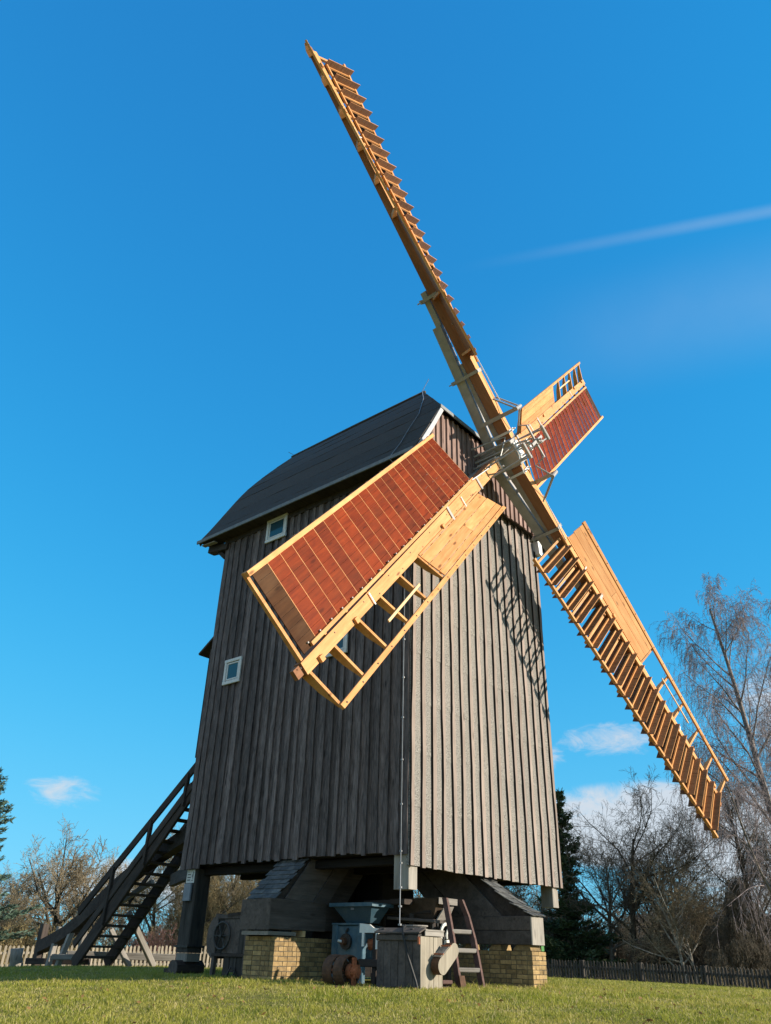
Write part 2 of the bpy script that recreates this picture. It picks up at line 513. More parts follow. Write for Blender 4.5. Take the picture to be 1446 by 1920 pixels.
class MB:
    def __init__(s):
        s.v = []
        s.f = []
        s.mi = []

    def add(s, verts, faces, mi=0):
        k = len(s.v)
        s.v += [tuple(x) for x in verts]
        s.f += [tuple(i + k for i in f) for f in faces]
        s.mi += [mi] * len(faces)
        return s

    def box(s, x0, x1, y0, y1, z0, z1, mi=0):
        return s.add([(x0, y0, z0), (x1, y0, z0), (x1, y1, z0), (x0, y1, z0),
                      (x0, y0, z1), (x1, y0, z1), (x1, y1, z1), (x0, y1, z1)],
                     [(0, 3, 2, 1), (4, 5, 6, 7), (0, 1, 5, 4), (1, 2, 6, 5), (2, 3, 7, 6), (3, 0, 4, 7)], mi)

    def cbox(s, x0, x1, y0, y1, z0, z1, c=0.012, axis='X', mi=0):
        """box with its four long edges chamfered"""
        if axis == 'X':
            a0, a1, p0, p1, q0, q1 = x0, x1, y0, y1, z0, z1
            mk = lambda a, p, q: (a, p, q)
        elif axis == 'Y':
            a0, a1, p0, p1, q0, q1 = y0, y1, z0, z1, x0, x1
            mk = lambda a, p, q: (q, a, p)
        else:
            a0, a1, p0, p1, q0, q1 = z0, z1, x0, x1, y0, y1
            mk = lambda a, p, q: (p, q, a)
        c = min(c, (p1 - p0) * 0.3, (q1 - q0) * 0.3)
        prof = [(p0 + c, q0), (p1 - c, q0), (p1, q0 + c), (p1, q1 - c), (p1 - c, q1), (p0 + c, q1), (p0, q1 - c), (p0, q0 + c)]
        vs = [mk(a0, *p) for p in prof] + [mk(a1, *p) for p in prof]
        fs = [(i, (i + 1) % 8, 8 + (i + 1) % 8, 8 + i) for i in range(8)] + [tuple(range(7, -1, -1)), tuple(range(8, 16))]
        return s.add(vs, fs, mi)

    def prism(s, poly, d, mi=0):
        """extrude a polygon (list of 3D points) by a vector"""
        n = len(poly)
        d = Vector(d)
        vs = [Vector(p) for p in poly] + [Vector(p) + d for p in poly]
        return s.add(vs, [tuple(range(n - 1, -1, -1)), tuple(range(n, 2 * n))] +
                     [(i, (i + 1) % n, n + (i + 1) % n, n + i) for i in range(n)], mi)

    def tube(s, pts, r, n=8, cap=True, mi=0):
        """tube along a polyline, radius number or list"""
        pts = [Vector(p) for p in pts]
        rs = r if isinstance(r, (list, tuple)) else [r] * len(pts)
        k = len(s.v)
        prev = None
        for i, p in enumerate(pts):
            d = (pts[min(i + 1, len(pts) - 1)] - pts[max(i - 1, 0)]).normalized()
            a = d.cross(Vector((0, 0, 1))) if prev is None else prev - d * prev.dot(d)
            if a.length < 1e-4:
                a = d.cross(Vector((1, 0, 0)))
            a.normalize()
            prev = a
            b = d.cross(a)
            for j in range(n):
                t = 2 * math.pi * j / n
                s.v.append(tuple(p + (a * math.cos(t) + b * math.sin(t)) * rs[i]))
        for i in range(len(pts) - 1):
            for j in range(n):
                s.f.append((k + i * n + j, k + i * n + (j + 1) % n, k + (i + 1) * n + (j + 1) % n, k + (i + 1) * n + j))
                s.mi.append(mi)
        if cap:
            s.f.append(tuple(k + j for j in range(n - 1, -1, -1)))
            s.f.append(tuple(k + (len(pts) - 1) * n + j for j in range(n)))
            s.mi += [mi, mi]
        return s

    def mesh(s, name, mats):
        me = bpy.data.meshes.new(name)
        me.from_pydata(s.v, [], s.f)
        for m in (mats if isinstance(mats, (list, tuple)) else [mats]):
            me.materials.append(m)
        if any(s.mi):
            me.polygons.foreach_set('material_index', s.mi)
        me.update()
        return me

    def build(s, name, mats, parent=None, M=None, local=False, smooth=False):
        """local=False: the vertices are in scene coordinates and are moved into the frame M"""
        M = M if M is not None else (WORLD[parent] if parent is not None and local else None)
        me = s.mesh(name, mats)
        if smooth:
            me.polygons.foreach_set('use_smooth', [True] * len(me.polygons))
        o = bpy.data.objects.new(name, me)
        return link(o, parent, M)


def frame_x(p0, p1, upv=(0, 0, 1)):
    p0, p1 = Vector(p0), Vector(p1)
    x = (p1 - p0).normalized()
    u = Vector(upv)
    if abs(x.dot(u)) > 0.98:
        u = Vector((0, 1, 0))
    y = u.cross(x).normalized()
    z = x.cross(y)
    M = Matrix(((x.x, y.x, z.x, p0.x), (x.y, y.y, z.y, p0.y), (x.z, y.z, z.z, p0.z), (0, 0, 0, 1)))
    return M, (p1 - p0).length


def beam(name, p0, p1, wd, ht, mat, parent=None, upv=(0, 0, 1), c=0.012, Mp=None):
    """straight timber from p0 to p1 (centre line), grain along its length; Mp: frame in which p0, p1 are given"""
    M, L = frame_x(p0, p1, upv)
    if Mp is not None:
        M = Mp @ M
    return MB().cbox(0, L, -wd / 2, wd / 2, -ht / 2, ht / 2, c).build(name, mat, parent, M)


def clone(o, parent, M, name=None):
    c = o.copy()
    if name:
        c.name = name
    return link(c, parent, M)


rnd = random.Random(7)


# ------------------------------------------------------------------ ground
VD = Vector((math.cos(yaw), math.sin(yaw)))


def ground_z(x, y):
    u = (x - CAM.x) * VD.x + (y - CAM.y) * VD.y
    v = (x - CAM.x) * VD.y - (y - CAM.y) * VD.x
    z = 0.0
    T = 13.8 + 1.1 * min(12.0, max(0.0, -v - 0.5))      # the mound falls away earlier on the left
    if u < T:
        z -= 1.17 * (min(1.0, (T - u) / T)) ** 1.25 + (0.02 * -u if u < 0 else 0)
    d = math.hypot(x - 2.7, y - 3.3)
    if d > 7:
        t = min(1.0, (d - 7) / 8)
        z -= min(0.6, 0.024 * max(0.0, abs(v) - 1.5)) * t * t * (3 - 2 * t)
    if d > 9:
        t = min(1.0, (d - 9) / 26)
        z -= 0.62 * t * t * (3 - 2 * t)
        if d > 35:
            z -= min(1.0, (d - 35) * 0.004)
    return z


def build_ground():
    # ring grid round the mill: fine near, coarse to the horizon
    rs = [0.0, 1.5]
    while rs[-1] < 40:
        rs.append(rs[-1] + 0.55 + rs[-1] * 0.012)
    while rs[-1] < 1600:
        rs.append(rs[-1] * 1.25)
    n = 160
    vs = [(2.7, 3.3, 0.0)]
    fs = []
    g = random.Random(3)
    for r in rs[1:]:
        for j in range(n):
            a = 2 * math.pi * j / n
            x, y = 2.7 + r * math.cos(a), 3.3 + r * math.sin(a)
            z = ground_z(x, y)
            if 6.0 < r < 60:
                z += 0.03 * (math.sin(x * 1.3 + y * 0.7) * math.sin(y * 1.1 - x * 0.4))
            vs.append((x, y, z))
    for j in range(n):
        fs.append((0, 1 + j, 1 + (j + 1) % n))
    for i in range(len(rs) - 2):
        b0, b1 = 1 + i * n, 1 + (i + 1) * n
        for j in range(n):
            fs.append((b0 + j, b1 + j, b1 + (j + 1) % n, b0 + (j + 1) % n))
    mb = MB()
    mb.add(vs, fs)
    o = mb.build('ground', ground_m, smooth=True)
    tag(o, 'grassy mound and meadow under and around the windmill', kind='structure')


build_ground()

# ================================================================== THE MILL
mill = thing('post_mill', (2.7, 3.3, 0), 'tall dark timber post mill with four orange wooden sails standing on its trestle', 'windmill')
W, D = 5.4, 6.55

# core that closes the body behind the boards
MB().box(0.06, W - 0.06, 0.06, D - 0.06, 2.16, 10.9).build('body_frame', dark_beam_z, mill)
MB().box(0.04, W - 0.04, 0.04, D - 0.04, 2.10, 2.157).build('floor', shade_black, mill)
for k in range(5):
    beam('floor_joist', (0.35 + k * 1.18, 0.3, 2.0), (0.35 + k * 1.18, D - 0.3, 2.0), 0.2, 0.15, shade_black, mill)

# ---- left side wall, x = 0: wide boards and cover strips
pitch_b = D / 25
windows = [(4.09, 4.86, 9.79, 10.48), (5.25, 5.88, 6.16, 6.80), (1.70, 2.33, 6.16, 6.82)]
for i in range(25):
    y0, y1 = i * pitch_b, (i + 1) * pitch_b
    zb = 2.12 + rnd.uniform(-0.02, 0.02)
    if y1 < 0.7:
        zb = 2.065 + rnd.uniform(-0.01, 0.01)
    if y0 > 5.8:
        zb = 2.045 + rnd.uniform(-0.01, 0.01)
    dx = rnd.uniform(0, 0.012)
    lean = rnd.uniform(-0.006, 0.006)
    mb = MB()
    pts = []
    for z in (zb, 10.72):
        pts += [(-0.03 - dx, y0 + 0.003, z), (-0.03 - dx + lean, y1 - 0.003, z), (0.05, y1 - 0.003, z), (0.05, y0 + 0.003, z)]
    mb.add(pts, [(0, 3, 2, 1), (4, 5, 6, 7), (0, 1, 5, 4), (1, 2, 6, 5), (2, 3, 7, 6), (3, 0, 4, 7)])
    mb.build('wall_board', side_wood, mill)
for i in range(26):
    yc = i * pitch_b + (0.05 if i == 0 else -0.05 if i == 25 else 0)
    zb = 2.10 + rnd.uniform(-0.03, 0.03)
    if yc < 0.7:
        zb = 2.05
    if yc > 5.8:
        zb = 2.03 + rnd.uniform(-0.01, 0.01)
    hw = rnd.uniform(0.042, 0.082)
    segs = 10
    mb = MB()
    top = 10.70
    vs = []
    ja = rnd.uniform(0, 6)
    for k in range(segs + 1):
        z = zb + (top - zb) * k / segs
        j1 = 0.008 * math.sin(k * 1.7 + ja) + rnd.uniform(-0.006, 0.006)
        xo = -0.066 - 0.006 * (i % 3) / 2 + rnd.uniform(-0.003, 0.003)
        vs += [(xo, yc - hw + j1, z), (xo, yc + hw + j1, z), (-0.034, yc + hw + j1, z), (-0.034, yc - hw + j1, z)]
    fs = [(0, 1, 2, 3)[::-1], tuple(4 * segs + q for q in range(4))]
    for k in range(segs):
        for q in range(4):
            fs.append((4 * k + q, 4 * k + (q + 1) % 4, 4 * k + 4 + (q + 1) % 4, 4 * k + 4 + q))
    mb.add(vs, fs)
    mb.build('cover_strip', strip_wood, mill)

# ---- windows of the side wall
for (y0, y1, z0, z1) in windows:
    f = 0.08
    mb = MB()
    mb.cbox(-0.125, -0.08, y0, y1, z1 - f, z1, 0.008, 'Y')
    mb.cbox(-0.125, -0.08, y0, y1, z0, z0 + f * 1.1, 0.008, 'Y')
    mb.cbox(-0.122, -0.08, y0, y0 + f, z0 + f * 1.1 + 0.001, z1 - f - 0.001, 0.008, 'Z')
    mb.cbox(-0.122, -0.08, y1 - f, y1, z0 + f * 1.1 + 0.001, z1 - f - 0.001, 0.008, 'Z')
    wf = mb.build('window', white_paint, mill)
    g = 0.038
    a0, a1, b0, b1 = y0 + f + 0.014, y1 - f - 0.014, z0 + f * 1.1 + 0.014, z1 - f - 0.014
    mb = MB()
    mb.cbox(-0.108, -0.085, a0, a1, b1 - g, b1, 0.006, 'Y')
    mb.cbox(-0.108, -0.085, a0, a1, b0, b0 + g, 0.006, 'Y')
    mb.cbox(-0.106, -0.085, a0, a0 + g, b0 + g + 0.001, b1 - g - 0.001, 0.006, 'Z')
    mb.cbox(-0.106, -0.085, a1 - g, a1, b0 + g + 0.001, b1 - g - 0.001, 0.006, 'Z')
    mb.build('sash', white_paint, wf)
    MB().box(-0.094, -0.090, a0 + g - 0.005, a1 - g + 0.005, b0 + g - 0.005, b1 - g + 0.005).build('pane', glass, wf)
    MB().box(-0.0835, -0.0795, y0 + 0.01, y1 - 0.01, z0 + 0.01, z1 - 0.01).build('reveal', iron, wf)

# ---- front wall, y = 0: mineral felt behind battens
zf = 1.87
nb = 9
for k in range(nb):
    z0 = zf + k * 1.0
    z1 = min(z0 + 1.02, 10.8)
    mb = MB()
    nx = 18
    vs = []
    for i in range(nx + 1):
        x = -0.035 + (W + 0.07) * i / nx
        b_ = rnd.uniform(-0.004, 0.004)
        vs += [(x, -0.020 - 0.006 + b_ * 0.3, z0 + 0.008 * math.sin(i * 0.9 + k)), (x, -0.020 + b_ * 0.3, z1)]
    fs = [(2 * i, 2 * i + 2, 2 * i + 3, 2 * i + 1) for i in range(nx)]
    n0 = len(vs)
    vs += [(x, 0.04, z) for (x, y, z) in vs[:n0]]
    fs += [tuple(j + n0 for j in f[::-1]) for f in fs]
    fs += [(2 * i + n0, 2 * i + 2 + n0, 2 * i + 2, 2 * i) for i in range(nx)]
    fs += [(0, 1, 1 + n0, n0), (2 * nx + 1, 2 * nx, 2 * nx + n0, 2 * nx + 1 + n0)]
    mb.add(vs, fs)
    mb.build('felt_sheet', felt, mill)
for i in range(17):
    xa = -0.03 + 0.3365 * i
    wv = rnd.uniform(0.085, 0.11)
    segs = 22
    vs = []
    zb = zf - 0.01 + rnd.uniform(-0.012, 0.012)
    ja, jb = rnd.uniform(0, 6), rnd.uniform(0, 6)
    amp = rnd.uniform(0.004, 0.014)
    lean = rnd.uniform(-0.02, 0.02)
    for k in range(segs + 1):
        z = zb + (10.85 - zb) * k / segs
        l = xa + amp * math.sin(k * 0.8 + ja) + rnd.uniform(-0.005, 0.005) + lean * k / segs
        r_ = xa + wv + amp * math.sin(k * 0.63 + jb) + rnd.uniform(-0.005, 0.005) + lean * k / segs
        yf = -0.066 + rnd.uniform(-0.004, 0.004)
        vs += [(l, yf, z), (r_, yf, z), (r_ + 0.006, -0.0275, z), (l - 0.006, -0.0275, z)]
    fs = [(3, 2, 1, 0), tuple(4 * segs + q for q in range(4))]
    for k in range(segs):
        for q in range(4):
            fs.append((4 * k + q, 4 * k + (q + 1) % 4, 4 * k + 4 + (q + 1) % 4, 4 * k + 4 + q))
    bm_ = MB().add(vs, fs)
    for k in range(segs):          # batten flanks painted near-black to deepen the shadow gaps
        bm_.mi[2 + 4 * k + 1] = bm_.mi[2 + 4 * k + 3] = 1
    bm_.build('batten', [batten_wood, shadow_flank], mill)

# rear and right walls (plain boarding, out of sight from the front)
for k in range(20):
    MB().box(0.0 + k * 0.27, 0.262 + k * 0.27, D - 0.05, D + 0.03, 2.05, 10.7).build('wall_board', side_wood, mill)
for k in range(24):
    MB().box(W - 0.05, W + 0.03, 0.06 + k * 0.27, 0.322 + k * 0.27, 2.0, 10.7).build('wall_board', side_wood, mill)

# ---- roof
PROF = [(-0.42, 10.50), (-0.12, 10.98), (0.24, 11.60), (0.66, 12.33), (1.05, 12.95), (1.55, 13.62), (2.12, 14.33), (2.70, 15.02)]
YR = 7.38
_f = []
for _k in range(len(PROF) - 1):          # one extra point in the middle of every course, on a smooth curve
    _p = [Vector(PROF[max(0, min(len(PROF) - 1, _k + d_))]) for d_ in (-1, 0, 1, 2)]
    _m = (9 * (_p[1] + _p[2]) - (_p[0] + _p[3])) / 16 if 0 < _k < len(PROF) - 2 else (_p[1] + _p[2]) / 2
    _f += [PROF[_k], (_m.x, _m.y)]
PROF = _f + [PROF[-1]]
HY, HZ = -0.34, 12.33


def roof_y(z):
    return HY if z <= HZ + 1e-6 else HY + (z - HZ) * (1.77 - HY) / (15.02 - HZ)


def roof_x(z):
    for (xa, za), (xb, zb_) in zip(PROF, PROF[1:]):
        if za <= z <= zb_:
            return xa + (xb - xa) * (z - za) / (zb_ - za)
    return 2.7


for side in (0, 1):
    for k in range(0, len(PROF) - 1, 2):
        trip = [PROF[k], PROF[k + 1], PROF[k + 2]]
        (xa, za), (xb, zb_) = trip[0], trip[2]
        nrm = Vector((-(zb_ - za), 0, xb - xa)).normalized()
        ov = 0.06 if k else 0.0
        d = (Vector((trip[1][0], 0, trip[1][1])) - Vector((xa, 0, za))).normalized()
        rows = [(Vector((xa, 0, za)) - d * ov + nrm * 0.008, za), (Vector((trip[1][0], 0, trip[1][1])) + nrm * 0.006, trip[1][1]), (Vector((xb, 0, zb_)) + nrm * 0.003, zb_)]
        ny = 16
        vs = []
        for i in range(ny + 1):
            t = i / ny
            for q_, (pp, z) in enumerate(rows):
                y = roof_y(z) + (YR - roof_y(z)) * t
                jit = rnd.uniform(-0.006, 0.006) if 0 < i < ny else 0
                q = pp + nrm * jit + d * (rnd.uniform(-0.008, 0.008) if q_ == 0 and k else 0)
                vs.append((q.x, y, q.z))
        n0 = len(vs)
        th = nrm * 0.045
        vs += [(x - th.x, y, z - th.z) for (x, y, z) in vs[:n0]]
        if side:
            vs = [(W - x, y, z) for (x, y, z) in vs]
        fs = []
        for i in range(ny):
            for q_ in (0, 1):
                a = 3 * i + q_
                fs += [(a, a + 1, a + 4, a + 3), (n0 + a, n0 + a + 3, n0 + a + 4, n0 + a + 1)]
            a = 3 * i
            fs += [(a, a + 3, n0 + a + 3, n0 + a), (a + 2, n0 + a + 2, n0 + a + 5, a + 5)]
        fs += [(0, n0, n0 + 1, 1), (1, n0 + 1, n0 + 2, 2), (3 * ny, 3 * ny + 1, n0 + 3 * ny + 1, n0 + 3 * ny), (3 * ny + 1, 3 * ny + 2, n0 + 3 * ny + 2, n0 + 3 * ny + 1)]
        if side:
            fs = [f[::-1] for f in fs]
        MB().add(vs, fs).build('roof_sheet', felt_roof, mill)
# front half-hip
hz = [HZ, 13.2, 14.1, 15.02]
for k in range(3):
    za, zb_ = hz[k] - (0.06 if k else 0.0), hz[k + 1]
    xa, xb = roof_x(za) - 0.03, roof_x(zb_) - 0.02
    ya, yb = HY + (za - HZ) * (1.77 - HY) / (15.02 - HZ) - 0.02, roof_y(zb_) - 0.004
    ov = 0.0
    poly = [(xa, ya, za + 0.02), (W - xa, ya, za + 0.02), (W - xb, yb, zb_ + 0.01), (xb, yb, zb_ + 0.01)]
    MB().prism(poly, (0, 0.035, -0.03)).build('roof_sheet', felt_roof, mill)
# ridge cap, eave trims, verge boards, soffits
MB().tube([(2.7, 1.72, 15.035), (2.7, 4.5, 15.045), (2.7, YR + 0.0, 15.02)], 0.05, 8).build('ridge_cap', felt_roof, mill, smooth=True)
for s in (0, 1):
    fx = lambda x: x if not s else W - x
    xs = sorted((fx(-0.475), fx(-0.437)))
    MB().cbox(xs[0], xs[1], HY - 0.02, YR + 0.03, 10.415, 10.515, 0.006, 'Y').build('eave_board', fascia_paint, mill)
    xs = sorted((fx(-0.43), fx(0.0)))
    MB().box(xs[0], xs[1], -0.15, YR - 0.05, 10.455, 10.48).build('soffit', dark_beam, mill)
    MB().box(*sorted((fx(-0.05), fx(-0.08))), 0.0, D, 10.30, 10.45).build('frieze_board', dark_beam, mill)
    # barge board following the gable edge
    lo = []
    hi = []
    for (x, z) in [(-0.44, 10.50), (-0.30, 10.63), (-0.12, 10.93), (0.24, 11.55), (0.62, 12.25)]:
        hi.append((x, z))
    for (x, z) in hi:
        lo.append((x + 0.105, z - 0.045))
    for j in range(len(hi) - 1):
        poly = [(fx(hi[j][0]), HY - 0.035, hi[j][1]), (fx(hi[j + 1][0]), HY - 0.035, hi[j + 1][1]),
                (fx(lo[j + 1][0]), HY - 0.035, lo[j + 1][1]), (fx(lo[j][0]), HY - 0.035, lo[j][1])]
        if j == 0:
            mb = MB()
        mb.prism(poly, (0, 0.03, 0))
    mb.build('barge_board', barge_paint if not s else gable_wood, mill)
    # rear verge
    mb = MB()
    for (xa, za), (xb, zb_) in zip(PROF, PROF[1:]):
        mb.prism([(fx(xa), YR + 0.004, za), (fx(xb), YR + 0.004, zb_), (fx(xb) + (0.04 if not s else -0.04), YR + 0.004, zb_ - 0.12), (fx(xa) + (0.08 if not s else -0.08), YR + 0.004, za - 0.1)], (0, 0.03, 0))
    mb.build('verge_board', fascia_paint, mill)
MB().cbox(0.60, W - 0.60, HY - 0.05, HY - 0.015, HZ - 0.10, HZ + 0.005, 0.006, 'X').build('hip_eave_board', fascia_paint, mill)
# rear gable infill and overhang
poly = [(0.0, 6.6, 10.3)] + [(x + 0.06, 6.6, z - 0.06) for (x, z) in PROF[1:]] + [(W - x - 0.06, 6.6, z - 0.06) for (x, z) in PROF[::-1][1:-1]] + [(W, 6.6, 10.3)]
MB().prism(poly, (0, 0.06, 0)).build('rear_gable', side_wood, mill)
for s in (0.0, W):
    sg = 1 if s == 0.0 else -1
    beam('eave_bracket', (s - sg * 0.02, 6.45, 10.22), (s - sg * 0.02, 7.28, 10.34), 0.24, 0.2, dark_beam, mill)
    beam('eave_bracket', (s + sg * 0.02, 6.62, 9.95), (s + sg * 0.02, 6.9, 10.2), 0.14, 0.12, dark_beam, mill)
beam('soffit_board', (-0.3, 6.75, 10.36), (-0.3, 7.3, 10.385), 0.14, 0.03, grey_wood, mill)

# ---- gable boarding above the front wall (a skirt standing proud of it)
zsk = 10.60


def gable_top(x):
    xx = x if x <= 2.7 else W - x
    if xx >= 0.66:
        return HZ - 0.07
    best = 12.2
    for (xa, za), (xb, zb_) in zip(PROF, PROF[1:]):
        if xa <= xx <= xb:
            return za + (zb_ - za) * (xx - xa) / (xb - xa) - 0.08
    return 10.55


poly = [(-0.2, -0.185, zsk + 0.04), (-0.2, -0.185, gable_top(-0.2) - 0.02), (0.2, -0.185, gable_top(0.2) - 0.02), (0.62, -0.185, gable_top(0.62) - 0.03),
        (W - 0.62, -0.185, gable_top(0.62) - 0.03), (W - 0.2, -0.185, gable_top(0.2) - 0.02), (W + 0.2, -0.185, gable_top(-0.2) - 0.02), (W + 0.2, -0.185, zsk + 0.04)]
MB().prism(poly, (0, 0.24, 0)).build('gable_frame', dark_beam_z, mill)
# inner gable mass under the hip
MB().prism([(0.7, 0.05, 10.85), (0.7, 0.05, 12.25), (W - 0.7, 0.05, 12.25), (W - 0.7, 0.05, 10.85)], (0, 0.3, 0)).build('gable_beam', dark_beam, mill)
nbd = 27
x0s = -0.25
pw = (W + 0.5) / nbd
for i in range(nbd):
    xa, xb = x0s + i * pw + 0.003, x0s + (i + 1) * pw - 0.003
    zb = zsk + rnd.uniform(-0.03, 0.02)
    y = -0.215 - rnd.uniform(0, 0.008)
    ta, tb = gable_top(xa), gable_top(xb)
    if ta < zb + 0.05 and tb < zb + 0.05:
        continue
    MB().prism([(xa, y, zb), (xb, y, zb), (xb, y, max(tb, zb + 0.02)), (xa, y, max(ta, zb + 0.02))], (0, 0.028, 0)).build('gable_board', gable_wood, mill)
for i in range(nbd + 1):
    xc = x0s + i * pw
    hw = rnd.uniform(0.034, 0.045)
    zb = zsk - 0.02 + rnd.uniform(-0.03, 0.02)
    ta, tb = gable_top(xc - hw) - 0.01, gable_top(xc + hw) - 0.01
    if ta < zb + 0.1:
        continue
    MB().prism([(xc - hw, -0.262, zb), (xc + hw, -0.262, zb), (xc + hw, -0.262, tb), (xc - hw, -0.262, ta)], (0, 0.037, 0)).build('gable_strip', gable_wood, mill)
# pale metal box at the right end of the skirt
mb = MB()
mb.prism([(5.30, -0.20, 10.52), (5.50, -0.20, 10.56), (5.52, -0.20, 10.22), (5.47, -0.20, 10.12), (5.36, -0.20, 10.16)], (0, 0.2, 0))
mb.build('flashing', white_steel, mill)

# ---- corner post ends under the front wall
for (xa, xb, ya, yb, zb, zt) in ((0.005, 0.255, 0.01, 0.36, 1.49, 2.095), (5.13, 5.37, 0.03, 0.33, 1.47, 2.095)):
    MB().cbox(xa, xb, ya, yb, zb, zt, 0.01, 'Z').build('corner_post', grey_wood_z, mill)

# ---- rear porch
pmb = MB().box(0.55, 3.4, 6.6, 7.36, 4.8, 7.42)
pmb.build('porch_frame', dark_beam_z, mill)
for k in range(4):
    MB().box(0.50, 0.545, 6.6 + k * 0.2, 6.79 + k * 0.2, 4.72 + rnd.uniform(-0.03, 0.03), 7.6).build('porch_board', side_wood, mill)
for k in range(14):
    MB().box(0.5 + k * 0.208, 0.70 + k * 0.208, 7.37, 7.405, 4.74 + rnd.uniform(-0.03, 0.03), 7.45).build('porch_board', side_wood, mill)
MB().prism([(0.38, 6.6, 8.22), (0.38, 7.72, 7.46), (3.5, 7.72, 7.46), (3.5, 6.6, 8.22)], (0, 0.03, 0.05)).build('porch_roof', felt_roof, mill)

# ---- lightning conductor: along the roof, down the corner of the side wall, with clamps
con = MB()
pts = [(0.66 + 0.0, 0.35, 12.40), (0.24, 0.33, 11.69), (-0.1, 0.31, 11.07), (-0.43, 0.30, 10.56), (-0.50, 0.29, 10.40), (-0.12, 0.15, 10.1)]
con.tube([(2.62, 1.75, 15.06), (2.1, 1.35, 14.40), (1.5, 0.85, 13.65)] + pts, 0.011, 6)
pz = [10.1 - 0.8 * k for k in range(11)] + [1.9, 1.5, 1.2, 0.92]
line = []
for z in pz:
    line.append((-0.115 + (0.0 if z > 2 else -(2 - z) * 0.25), 0.10 + (0.0 if z > 2 else -(2 - z) * 0.2), z))
con.tube(line, 0.009, 6)
cond = con.build('lightning_conductor', cable_m, mill)
for p in line[1:]:
    MB().box(p[0] - 0.016, p[0] + 0.025, p[1] - 0.022, p[1] + 0.022, p[2] - 0.014, p[2] + 0.014).build('clamp', cable_m, cond)
MB().tube([(2.7, 1.85, 15.08), (2.86, 1.7, 15.62)], 0.008, 5).build('lightning_rod', iron, mill)
MB().tube([(2.7, 7.3, 15.08), (2.66, 7.55, 15.28)], 0.008, 5).build('lightning_rod', iron, mill)

# ================================================================== SAILS
HUB = Vector((2.7, -0.962, 11.679))
NV = Vector((0, -0.99406538, 0.10878429))
ARMS = [Vector((-0.7021, 0.0473, 0.7105)), Vector((0.6969, 0.0505, 0.7154)), Vector((0.7308, -0.0906, -0.6765)), Vector((-0.6864, -0.1072, -0.7193))]
Z0 = [0.334, -0.432, 0.198, -0.167]          # the two stocks cross one in front of the other
FR = []
for a, z0_ in zip(ARMS, Z0):
    a = a.normalized()
    B = HUB + NV * z0_
    b = a.cross(NV).normalized()
    y = -b
    z = a.cross(y)
    FR.append(Matrix(((a.x, y.x, z.x, B.x), (a.y, y.y, z.y, B.y), (a.z, y.z, z.z, B.z), (0, 0, 0, 1))))

L_S = 10.9


def tapered(mb, xs, ys, zs):
    """beam along x through sections (y0,y1),(z0,z1)"""
    n = len(xs)
    vs = []
    for x, (y0, y1), (z0, z1) in zip(xs, ys, zs):
        vs += [(x, y0, z0), (x, y1, z0), (x, y1, z1), (x, y0, z1)]
    fs = [(3, 2, 1, 0)[::-1][::-1], tuple(4 * (n - 1) + q for q in range(4))]
    for i in range(n - 1):
        for q in range(4):
            fs.append((4 * i + q, 4 * i + 4 + q, 4 * i + 4 + (q + 1) % 4, 4 * i + (q + 1) % 4))
    return mb.add(vs, fs)


# meshes shared by the four sails (local frame: x outwards, y to the wind-board side, z to the front)
SLAT_N = 22
SL0, SLP = 2.56, 0.372


def slat_mesh(name, body, L, hw, seed):
    """one shutter: short boards side by side with open joints, a light front lip and a batten on the back"""
    m = MB()
    r = random.Random(seed)
    nb_ = 7
    for k in range(nb_):
        t_ = 0.007 + r.uniform(-0.0012, 0.0012)
        m.box(L * k / nb_ + 0.002, L * (k + 1) / nb_ - 0.002, -hw, hw - 0.004, -0.007, t_ + r.uniform(0, 0.002), 0)
    m.box(0.0, L, hw - 0.0035, hw + 0.005, -0.008, 0.008, 1)
    m.box(0.03, L - 0.02, -0.02, 0.012, 0.0105, 0.05, 1)
    return m.mesh(name, [body, larch])


slat_reds = [slat_mesh('shutter_red', red_slat, 1.375, 0.194, k) for k in range(4)]
slat_dull = slat_mesh('shutter_dull', dull_slat, 1.375, 0.194, 9)
slat_open = slat_mesh('shutter_open', open_slat, 1.44, 0.168, 5)

mb = MB()
tapered(mb, [0.36, 2.4, 6.0, 10.9], [(-0.15, 0.13), (-0.15, 0.13), (-0.13, 0.115), (-0.10, 0.09)], [(-0.27, 0), (-0.26, 0), (-0.20, 0), (-0.13, 0)])
tapered(mb, [10.9, 11.06], [(-0.085, 0.06), (-0.085, 0.06)], [(-0.13, -0.04), (-0.12, -0.05)])
for k_, f_ in enumerate(mb.f):        # browner flanks and back, larch front
    zz_ = [mb.v[q][2] for q in f_]
    if not all(z > -0.002 for z in zz_):
        mb.mi[k_] = 1
whip_me = mb.mesh('sail', [larch, brown_side])

YW = 0.70            # outer edge of the wind board


def wbz(y, x=6.0):
    a = 33 - 16 * min(1, max(0, (x - 2.5) / 8.4))
    return 0.015 + (y - 0.12) * math.tan(R(a))


TWIST = [20.5, 14.0, 15.5, 13.5]


def shut_w(s, arm=3):
    t = (s - 2.4) / 8.4
    return R(TWIST[arm] * (1 - t) + 1.5 * t)


def local_box(name, x0, x1, y0, y1, z0, z1, mat, parent, M, c=0.006):
    o = MB().cbox(x0, x1, y0, y1, z0, z1, c)
    return o.build(name, mat, parent, M)


